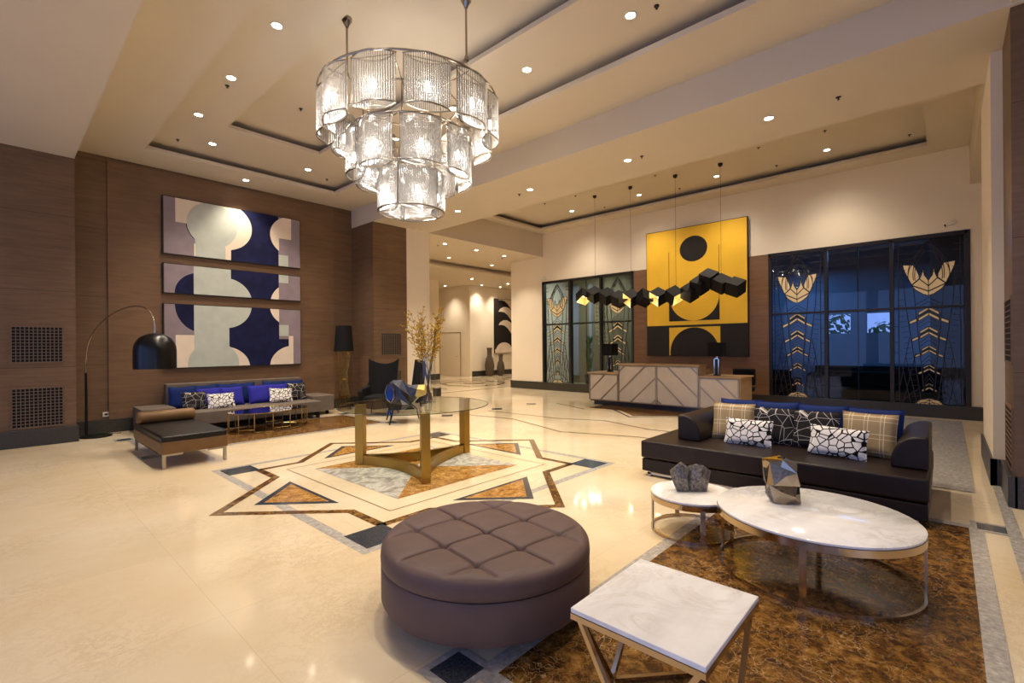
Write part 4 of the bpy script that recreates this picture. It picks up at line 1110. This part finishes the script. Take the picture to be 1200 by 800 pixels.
# ------------------------------------------------------------------ wing chairs
def mk_wing():
    t=thing('wing_chair','','armchair')
    # faces local -Y
    nu,nv=16,12; vs=[];fs=[]
    def pt(u,v,off):
        zt=1.12+.12*abs(u)**2.2; z=.30+(zt-.30)*v; w=.30+.045*v
        x=u*w; y=.24+.10*v-.14*abs(u)**2.4*(1-.25*v)+off
        return (x,y,z)
    for off in(0,.075):
        for j in range(nv+1):
            for i in range(nu+1): vs.append(pt(-1+2*i/nu,j/nv,off))
    N=(nu+1)*(nv+1)
    for s in range(2):
        for j in range(nv):
            for i in range(nu):
                a=s*N+j*(nu+1)+i; fs.append((a,a+1,a+nu+2,a+nu+1))
    edge=[i for i in range(nu+1)]+[ (j)*(nu+1)+nu for j in range(1,nv+1)]+[nv*(nu+1)+i for i in range(nu-1,-1,-1)]+[j*(nu+1) for j in range(nv-1,0,-1)]
    for k in range(len(edge)):
        a,b2=edge[k],edge[(k+1)%len(edge)]; fs.append((a,b2,b2+N,a+N))
    b=MB(); b.add(vs,fs); b.build('backrest',M['black_fabric'],t,smooth=60,bevel=.012)
    b=MB(); b.box(-.28,.28,-.33,.28,.30,.44); b.build('seat',M['black_fabric'],t,bevel=.05,seg=4)
    for s in(-1,1):
        b=MB(); P=[(-.36,.28),(.26,.28),(.30,.72),(.1,.62),(-.34,.60),(-.40,.55)]
        b.prism(P,lambda u,v:(s*.28,u,v),lambda u,v:(s*.37,u,v)); b.build('armrest',M['black_fabric'],t,bevel=.025,seg=3)
    for x,y in((-.27,-.27),(.27,-.27),(-.25,.24),(.25,.24)):
        b=MB(); b.cyl((x,y,.30),(x*1.25,y*1.28,0),.026,.012,10); b.build('leg',M['black_metal'],t,smooth=50)
    return t
w1=mk_wing(); w1.location=(5.82,9.3,0); w1.rotation_euler=(0,0,-.62-.25); w1['label']='black wing armchair in front of the brown pillar, facing the room'; w1['group']='black wing chairs'
w2=dup(w1); w2.location=(5.62,8.06,0); w2.rotation_euler=(0,0,-.74088-PI/2+.25+PI*0); w2['label']='second black wing armchair seen from the side behind the glass table'; 

# ------------------------------------------------------------------ glass centre table
GC=(3.6,4.97)
t=thing('glass_table','round glass table on three satin brass posts in the middle of the floor star','table',(GC[0],GC[1],0))
m=MB(); R=.925; m.lathe([(R-.004,.763),(R,.767),(R,.773),(R-.004,.777)],n=96); m.build('glass_top',M['table_glass'],t,smooth=40)
m=MB(); m.tube([(R*math.cos(2*PI*i/96),R*math.sin(2*PI*i/96),.770) for i in range(96)],.0045,5,closed=True); m.build('polished_rim',plain('dark_glass_edge','#20342c',.1),t)
feet=[(3.20-GC[0],5.58-GC[1]),(3.23-GC[0],4.27-GC[1]),(4.52-GC[0],5.06-GC[1])]
for (x,y) in feet:
    a=math.atan2(y,x); Rm=Matrix.Translation((x,y,0))@Matrix.Rotation(a,4,'Z'); m=MB(); m.box(-.055,.055,-.05,.05,0,.765,0,Rm); m.build('leg',M['brass'],t,bevel=.003)
for k in range(3):
    p=Vector(feet[k]);q=Vector(feet[(k+1)%3]); mid=(p+q)/2; ctr=mid*.42; m=MB(); vs=[];fs=[];n=20
    for i in range(n+1):
        f=i/n; c=p.lerp(q,f); bow=(ctr-mid)*math.sin(PI*f)*.62; c=c+bow
        f2=min(1,f+.01);f1=max(0,f-.01)
        ta=(p.lerp(q,f2)+(ctr-mid)*math.sin(PI*f2)*.62)-(p.lerp(q,f1)+(ctr-mid)*math.sin(PI*f1)*.62); nn=Vector((-ta.y,ta.x)).normalized()*.03
        for s,z in((1,.0),(-1,.0),(-1,.115),(1,.115)): vs.append((c.x+nn.x*s,c.y+nn.y*s,z+.001))
    for i in range(n):
        for k2 in range(4): fs.append((i*4+k2,i*4+(k2+1)%4,(i+1)*4+(k2+1)%4,(i+1)*4+k2))
    m.add(vs,fs); m.build('rail',M['brass'],t,smooth=30)
# glass vase + branches
VZ=.777; V=(3.86,5.03)
t=thing('glass_vase','tall clear glass cylinder vase on the round glass table','vase',(V[0],V[1],VZ))
m=MB(); r=.098; m.lathe([(r,0),(r,.63)],n=40,capb=True,capt=False); m.build('cylinder',M['vase_glass'],t,smooth=40)
m=MB(); m.tube([(r*math.cos(2*PI*i/40),r*math.sin(2*PI*i/40),.63) for i in range(40)],.004,5,closed=True); m.tube([(r*math.cos(2*PI*i/40),r*math.sin(2*PI*i/40),.006) for i in range(40)],.005,5,closed=True); m.build('rim',M['vase_glass'],t)
t=thing('flower_branches','bunch of brown twigs with small yellow blossoms standing in the glass vase','flowers',(V[0],V[1],VZ+.02))
rnd=random.Random(11); bl=MB()
for k in range(16):
    an=2*PI*k/16+rnd.uniform(-.2,.2); sp=rnd.uniform(.10,.29); hh=rnd.uniform(.85,1.22)-.25*sp
    bx,by=-math.cos(an)*.05,-math.sin(an)*.05; pts=[];
    for i in range(13):
        f=i/12; rr=.07*min(1,f*1.9)+ (sp-.07)*max(0,(f-.45)/.55)**1.15
        pts.append((bx*(1-min(1,f*2))+math.cos(an)*rr*(f>0) + rnd.uniform(-.008,.008), by*(1-min(1,f*2))+math.sin(an)*rr*(f>0)+rnd.uniform(-.008,.008), hh*f))
    m=MB(); m.tube(pts,[.0055*(1-.7*i/12) for i in range(13)],5)
    for i in range(7,13):
        base=Vector(pts[i])
        for q in range(3):
            d=Vector((math.cos(an)+rnd.gauss(0,.8),math.sin(an)+rnd.gauss(0,.8),1.1)).normalized()*rnd.uniform(.05,.14); tip=base+d
            m.cyl(base,tip,.0018,.001,4)
            for z in range(7):
                c=base+d*rnd.uniform(.3,1.05)+Vector((rnd.gauss(0,.006),rnd.gauss(0,.006),rnd.gauss(0,.006)))
                s=rnd.uniform(.008,.017); ax_=Vector((rnd.gauss(0,1),rnd.gauss(0,1),rnd.gauss(0,1))).normalized(); a_=ax_.orthogonal().normalized()*s; b_=ax_.cross(a_).normalized()*s*.7
                bl.add([tuple(c-a_),tuple(c+b_),tuple(c+a_),tuple(c-b_)],[(0,1,2,3)])
    m.build('branch',M['twig'],t)
bo=bl.build('blossoms',M['blossom'],t,fix=False); bo['kind']='stuff'
# mosaic bowl: faceted horn lying across, mouth to the left
ux=Vector((fy,-fx,0)); uv=Vector((fx,fy,0)); uz=Vector((0,0,1))
t=thing('faceted_bowl','faceted blue, grey and gold mosaic bowl sculpture on the round glass table','sculpture',(3.5,4.95,VZ))
secs=[(-.235,.155,.08,.125),(-.20,.165,.10,.14),(-.09,.16,.12,.150),(.03,.13,.13,.125),(.12,.17,.12,.09),(.21,.19,.08,.07)]
ring_n=7; vs=[];fs=[];mi=[]
rnd=random.Random(4)
for k,(l,zc,rd,rz) in enumerate(secs):
    for i in range(ring_n):
        a=2*PI*(i+.5*(k%2))/ring_n; j=1+rnd.uniform(-.08,.08)
        p=ux*(l+rnd.uniform(-.02,.02)*(0<k<5))+uv*(rd*math.cos(a)*j)+uz*max(.002,zc+rz*math.sin(a)*j)
        if k==3 and math.sin(a)<-.3: p.z=.001
        if k==0: p-=ux*(math.cos(a)*rd*.95)
        if k==1: p-=ux*(math.cos(a)*rd*.6)
        vs.append(tuple(p))
matlist=[M['m_blue'],M['m_grey'],M['m_white'],M['m_gold'],M['m_black'],M['m_deep']]
body=MB(); base=len(body.v); body.v=list(vs)
for k in range(len(secs)-1):
    for i in range(ring_n):
        a=k*ring_n+i;b2=k*ring_n+(i+1)%ring_n;c=(k+1)*ring_n+(i+1)%ring_n;d=(k+1)*ring_n+i
        zc=(vs[a][2]+vs[c][2])/2
        for tri in((a,b2,c),(a,c,d)):
            body.f.append(tri)
            if k>=4: body.m.append(rnd.choice([3,3,4]))
            elif zc>.14: body.m.append(rnd.choice([0,1,0]))
            elif k>=2: body.m.append(rnd.choice([2,4,4,0]))
            else: body.m.append(rnd.choice([1,0,4]))
body.f.append(tuple(range((len(secs)-1)*ring_n,len(secs)*ring_n))); body.m.append(3)
body.build('body',matlist,t,fix=False)
m=MB(); mouth=[Vector(v) for v in vs[:ring_n]]; cen=sum(mouth,Vector())/ring_n+ux*.05
m.add([tuple(v*1) for v in mouth]+[tuple(cen)],[(i,(i+1)%ring_n,ring_n) for i in range(ring_n)],5); m.m=[0]*len(m.f); m.build('inside',M['m_deep'],t)
m=MB(); m.tube([tuple(v) for v in mouth],.008,6,closed=True); m.build('rim',M['mirror'],t)

# ------------------------------------------------------------------ tufted ottoman
t=thing('tufted_ottoman','big round mauve-brown button-tufted leather ottoman in the foreground','ottoman',(1.96,2.01,0))
R=.60; rings=120; seg=360; vs=[];fs=[]
ga=math.radians(-7)
def top_h(x,y):
    r=math.hypot(x,y)
    u=(x*math.cos(ga)+y*math.sin(ga))/.297; v=(-x*math.sin(ga)+y*math.cos(ga))/.303
    du=abs(u-round(u))*.297; dv=abs(v-round(v))*.303
    fade=min(1,max(0,(R-.02-r)/.05))
    # each seam line runs only along the 3 grid rows
    s=0
    if abs(round(u))<=1: s=max(s,math.exp(-(du/.008)**1.2))
    if abs(round(v))<=1: s=max(s,math.exp(-(dv/.008)**1.2))
    bt=0
    if abs(round(u))<=1 and abs(round(v))<=1: bt=math.exp(-((du*du+dv*dv)/.028**2))
    puff=.011*(min(1,du/.09)*min(1,dv/.09))**.6
    h=.408+puff*fade-.016*s*fade-.022*bt*fade
    edge=.045
    if r>R-edge: h-= edge-math.sqrt(max(0,edge**2-(r-(R-edge))**2)) if r<R else edge
    return h
vs.append((0,0,top_h(0,0)))
for j in range(1,rings+1):
    f=j/rings; r=R*(1-(1-f)**1.25)
    for i in range(seg): a=2*PI*i/seg; x,y=r*math.cos(a),r*math.sin(a); vs.append((x,y,top_h(x,y)))
for i in range(seg): fs.append((0,1+i,1+(i+1)%seg))
for j in range(rings-1):
    for i in range(seg): a=1+j*seg+i;b2=1+j*seg+(i+1)%seg; fs.append((a,a+seg,b2+seg,b2))
lo=len(vs)
for r,z in((R+.002,.34),(R,.31),(R-.015,.302)):
    for i in range(seg): a=2*PI*i/seg; vs.append((r*math.cos(a),r*math.sin(a),z))
last=1+(rings-1)*seg
for k,st in enumerate((last,lo,lo+seg)):
    nx=(lo,lo+seg,lo+2*seg)[k]
    for i in range(seg): fs.append((st+i,nx+i,nx+(i+1)%seg,st+(i+1)%seg))
fs.append(tuple(range(lo+2*seg,lo+3*seg)))
m=MB(); m.add(vs,fs); m.build('tufted_cushion',M['taupe_leather'],t,smooth=80)
m=MB(); m.lathe([(R-.05,.085),(R-.015,.09),(R,.12),(R,.285),(R-.008,.30)],n=120); m.build('body',M['taupe_leather'],t,smooth=50)
for i in range(3):
    for j in range(3):
        u,v=(i-1)*.297,(j-1)*.303; x,y=u*math.cos(ga)-v*math.sin(ga),u*math.sin(ga)+v*math.cos(ga)
        m=MB(); m.lathe([(.018,-.004),(.016,.004),(.006,.007)],(x,y,top_h(x,y)+.0),n=14); m.build('button',M['taupe_leather'],t,smooth=60)
for k in range(4):
    a=PI/4+k*PI/2; m=MB(); m.lathe([(.03,0),(.035,.09)],(.38*math.cos(a),.38*math.sin(a),0),n=14); m.build('foot',M['black_metal'],t)

# ------------------------------------------------------------------ round marble coffee tables
def round_table(label,c,a,b_,rot,h,r_in,legs,cat='coffee table'):
    t=thing('marble_coffee_table',label,cat,(c[0],c[1],0),rot)
    m=MB(); m.lathe([(.985,h-.018),(1,h-.014),(1,h-.003),(.992,h)],n=96,sx=a,sy=b_); m.build('marble_top',M['white_marble'],t,smooth=40)
    m=MB(); m.lathe([(.975,h-.062),(1.0,h-.062),(1.004,h-.06),(1.004,h-.018),(.975,h-.018)],n=96,sx=a,sy=b_,capb=False,capt=False); m.build('metal_band',M['champagne'],t,smooth=40)
    m=MB(); m.lathe([(.97,.0),(1.0,0),(1.0,.022),(.97,.022),(.97,0)],n=96,sx=a,sy=b_,capb=False,capt=False); m.build('base_ring',M['champagne'],t,smooth=40)
    for an in legs:
        x,y=a*.985*math.cos(an),b_*.985*math.sin(an); Rm=Matrix.Translation((x,y,0))@Matrix.Rotation(an,4,'Z'); m=MB(); m.box(-.006,.006,-.018,.018,.0,h-.05,0,Rm); m.build('leg',M['champagne'],t)
round_table('large round white marble coffee table before the leather sofa',(3.63,.665),.545,.58,-.27,.40,0,[math.radians(d) for d in(200,283,20,105)])
round_table('small low white marble coffee table tucked beside the large one',(3.82,1.53),.322,.322,0,.31,0,[math.radians(d) for d in(130,215,312,45)])
# rectangular side table with faceted frame
t=thing('marble_side_table','rectangular white marble side table with slanted steel legs at the front edge','side table',(1.855,.853,0))
hx,hy,h=.295,.268,.45
m=MB(); m.box(-hx,hx,-hy,hy,h-.02,h); m.build('marble_top',M['white_marble'],t,bevel=.003)
m=MB(); w=.011
m.box(-hx,hx,-hy,-hy+2*w,h-.045,h-.022);m.box(-hx,hx,hy-2*w,hy,h-.045,h-.022);m.box(-hx,-hx+2*w,-hy+2*w,hy-2*w,h-.045,h-.022);m.box(hx-2*w,hx,-hy+2*w,hy-2*w,h-.045,h-.022); m.build('top_frame',M['champagne'],t)
def sq(p,q,w=.010):
    p=Vector(p);q=Vector(q); d=(q-p).normalized(); a_=d.cross(Vector((0,0,1))); a_=a_.normalized() if a_.length>.01 else Vector((1,0,0)); b2=d.cross(a_)
    m=MB(); vs=[]
    for c in(p,q):
        for s,u in((-1,-1),(1,-1),(1,1),(-1,1)): vs.append(tuple(c+a_*w*s+b2*w*u))
    m.add(vs,[(0,1,2,3),(7,6,5,4),(0,4,5,1),(1,5,6,2),(2,6,7,3),(3,7,4,0)]); return m
mids=[(hx-.01,0),(0,hy-.01),(-hx+.01,0),(0,-hy+.01)]
cor=[(hx-.012,hy-.012),(-hx+.012,hy-.012),(-hx+.012,-hy+.012),(hx-.012,-hy+.012)]
for k,(cx_,cy_) in enumerate([(a_*.955,b_*.95) for a_,b_ in cor]):
    for mm in(mids[k],mids[(k+1)%4]): sq((cx_,cy_,h-.04),(mm[0],mm[1],.012)).build('leg',M['champagne'],t)
for k in range(4): sq((*mids[k],.011),(*mids[(k+1)%4],.011)).build('base_bar',M['champagne'],t)

# ------------------------------------------------------------------ sculptural vases on the coffee tables
def hull(pts,extra,name,mats,parent,pick,loc=(0,0,0),bev=.004):
    bm=bmesh.new()
    for p in pts: bm.verts.new(p)
    r=bmesh.ops.convex_hull(bm,input=bm.verts)
    bmesh.ops.delete(bm,geom=[g for g in r['geom_interior'] if isinstance(g,bmesh.types.BMVert)],context='VERTS')
    bm.normal_update()
    for f in bm.faces: f.material_index=pick(f)
    me=bpy.data.meshes.new(name); bm.to_mesh(me); bm.free()
    for m_ in mats: me.materials.append(m_)
    o=bpy.data.objects.new(name,me); COL.objects.link(o); o.parent=parent; o.location=loc
    return o
def facing_pts(L): return [ux*l+uv*d+uz*z for l,d,z in L]
t=thing('stone_vase','rough grey double-lobed faceted vase on the small marble table','vase',(3.85,1.56,.31))
rnd=random.Random(9)
lobeL=facing_pts([(-.155,0,.11),(-.13,-.05,.02),(-.10,.06,.0),(-.03,-.055,.0),(-.02,.05,.0),(-.15,.05,.15),(-.14,-.03,.19),(-.10,-.04,.225),(-.06,.04,.225),(-.02,-.03,.19),(.0,.0,.12),(-.05,-.075,.12),(-.12,-.07,.11),(.0,.04,.17)])
lobeR=facing_pts([(-.035,0,.10),(-.03,-.03,.04),(.0,0,.11),(-.01,-.05,.0),(.02,.06,.0),(.12,-.045,.0),(.12,.05,.0),(.15,0,.05),(.16,-.03,.16),(.13,.05,.19),(.10,-.04,.205),(.02,-.03,.215),(.0,.04,.19),(.05,-.08,.13),(.12,-.07,.10),(.08,.06,.2),(-.01,-.05,.13)])
hull(lobeL,None,'lobe',[M['rock']],t,lambda f:0); hull(lobeR,None,'lobe',[M['rock']],t,lambda f:0)
m=MB(); p=ux*.08+uz*.203; m.lathe([(.02,0),(.022,.006),(.014,.008)],(p.x,p.y,p.z),n=14); m.build('mouth',M['black_matt'],t)
t=thing('mirrored_vase','faceted mirror-polished silver vase with hammered grooves on the large marble table','vase',(3.72,.86,.40))
def pk(f):
    c=f.calc_center_median(); return 0 if (hash((round(c.x,3),round(c.z,3)))%3)!=0 else 1
up=facing_pts([(-.115,-.02,.12),(.105,.0,.11),(.09,-.07,.12),(-.09,-.07,.13),(-.115,0,.17),(-.11,-.05,.285),(-.11,.05,.29),(-.03,-.07,.305),(.02,.05,.31),(.08,-.05,.275),(.10,.02,.26),(.105,-.03,.15),(.10,.06,.14),(-.02,-.095,.20),(.05,-.10,.22),(.03,-.09,.13),(-.06,-.06,.13),(-.10,.05,.14),(-.05,-.08,.26)])
lo_=facing_pts([(.115,-.01,.05),(-.112,-.02,.16),(.108,-.02,.16),(-.115,0,.06),(-.11,-.04,.13),(-.09,.05,.15),(-.08,-.05,.01),(-.06,.05,.0),(-.02,-.075,.0),(.03,-.06,.12),(.09,.04,.12),(.10,-.03,.1),(.10,-.06,.0),(.09,.05,.0),(.045,-.09,.055),(-.05,-.085,.09),(.0,.05,.15),(.02,-.04,.15)])
hull(up,None,'upper_block',[M['mirror'],M['hammered']],t,pk); hull(lo_,None,'lower_block',[M['mirror'],M['hammered']],t,pk)
m=MB(); p=ux*.0+uv*.0+uz*.296; m.lathe([(.022,0),(.024,.012),(.016,.014)],(p.x,p.y,p.z),n=14); m.build('mouth',M['black_matt'],t)

# ------------------------------------------------------------------ lights & world
def area(name,loc,rot,sx,sy,W,col,portal=False):
    L=bpy.data.lights.new(name,'AREA'); L.shape='RECTANGLE'; L.size=sx;L.size_y=sy;L.energy=W;L.color=col
    o=bpy.data.objects.new(name,L); COL.objects.link(o); o.location=loc; o.rotation_euler=rot
    if portal: L.cycles.is_portal=True
    return o
for y in(-3.6,.7,5.0,9.2): area('daylight_opening',(-5.1,y,2.25),(0,-PI/2,0),3.9,3.8,1,(1,1,1),True)
area('daylight_opening',(-1.5,-6.1,1.95),(PI/2,0,0),4,3.3,1,(1,1,1),True)
# chandelier glow
for R_,n_,z_,W in((.55,4,4.45,5),):
    for i in range(n_):
        L=bpy.data.lights.new('chandelier_glow','POINT'); L.energy=W; L.color=(1,.9,.78); L.shadow_soft_size=.05
        o=bpy.data.objects.new('chandelier_glow',L); COL.objects.link(o); a=2*PI*i/n_+.3; o.location=(chc[0]+R_*math.cos(a),chc[1]+R_*math.sin(a),z_)
# lounge behind right window: unseen cool fill lights added under its ceiling
for x,y in((15,1),(17,3.5),(16.5,-2)):
    L=bpy.data.lights.new('lounge_fill','AREA'); L.size=1.2; L.energy=42; L.color=(.22,.5,1); o=bpy.data.objects.new('lounge_fill',L); COL.objects.link(o); o.location=(x,y,3.88)
L=bpy.data.lights.new('salon_fill','AREA'); L.size=1.0; L.energy=130; L.color=(1,.93,.72); o=bpy.data.objects.new('salon_fill',L); COL.objects.link(o); o.location=(14.6,9.6,4.15)  # unseen warm fill light added to brighten the salon

w=bpy.data.worlds.new('World'); S.world=w; w.use_nodes=True; nt=w.node_tree; bg=nt.nodes['Background']
bg.inputs[0].default_value=(.34,.48,1,1); bg.inputs[1].default_value=1.6

# ------------------------------------------------------------------ camera
cam=bpy.data.cameras.new('Camera'); cam.sensor_width=36; cam.lens=36*557.5/1200; cam.shift_y=5.3/1200; cam.clip_start=.05
co=bpy.data.objects.new('Camera',cam); COL.objects.link(co)
yaw=.74088
fwd=Vector((math.cos(yaw),math.sin(yaw),0)); right=Vector((math.sin(yaw),-math.cos(yaw),0)); upv=Vector((0,0,1))
Mx=Matrix((right,upv,-fwd)).transposed().to_4x4()@Matrix.Rotation(-.00819,4,'Z')
co.matrix_world=Matrix.Translation((0,0,1.5))@Mx
S.camera=co
S.view_settings.view_transform='Standard'; S.view_settings.look='None'; S.view_settings.exposure=0.0; S.view_settings.gamma=1; S.view_settings.use_curve_mapping=False
S.cycles.transparent_max_bounces=40; S.cycles.max_bounces=10; S.cycles.diffuse_bounces=5; S.cycles.glossy_bounces=5
S.cycles.sample_clamp_indirect=6
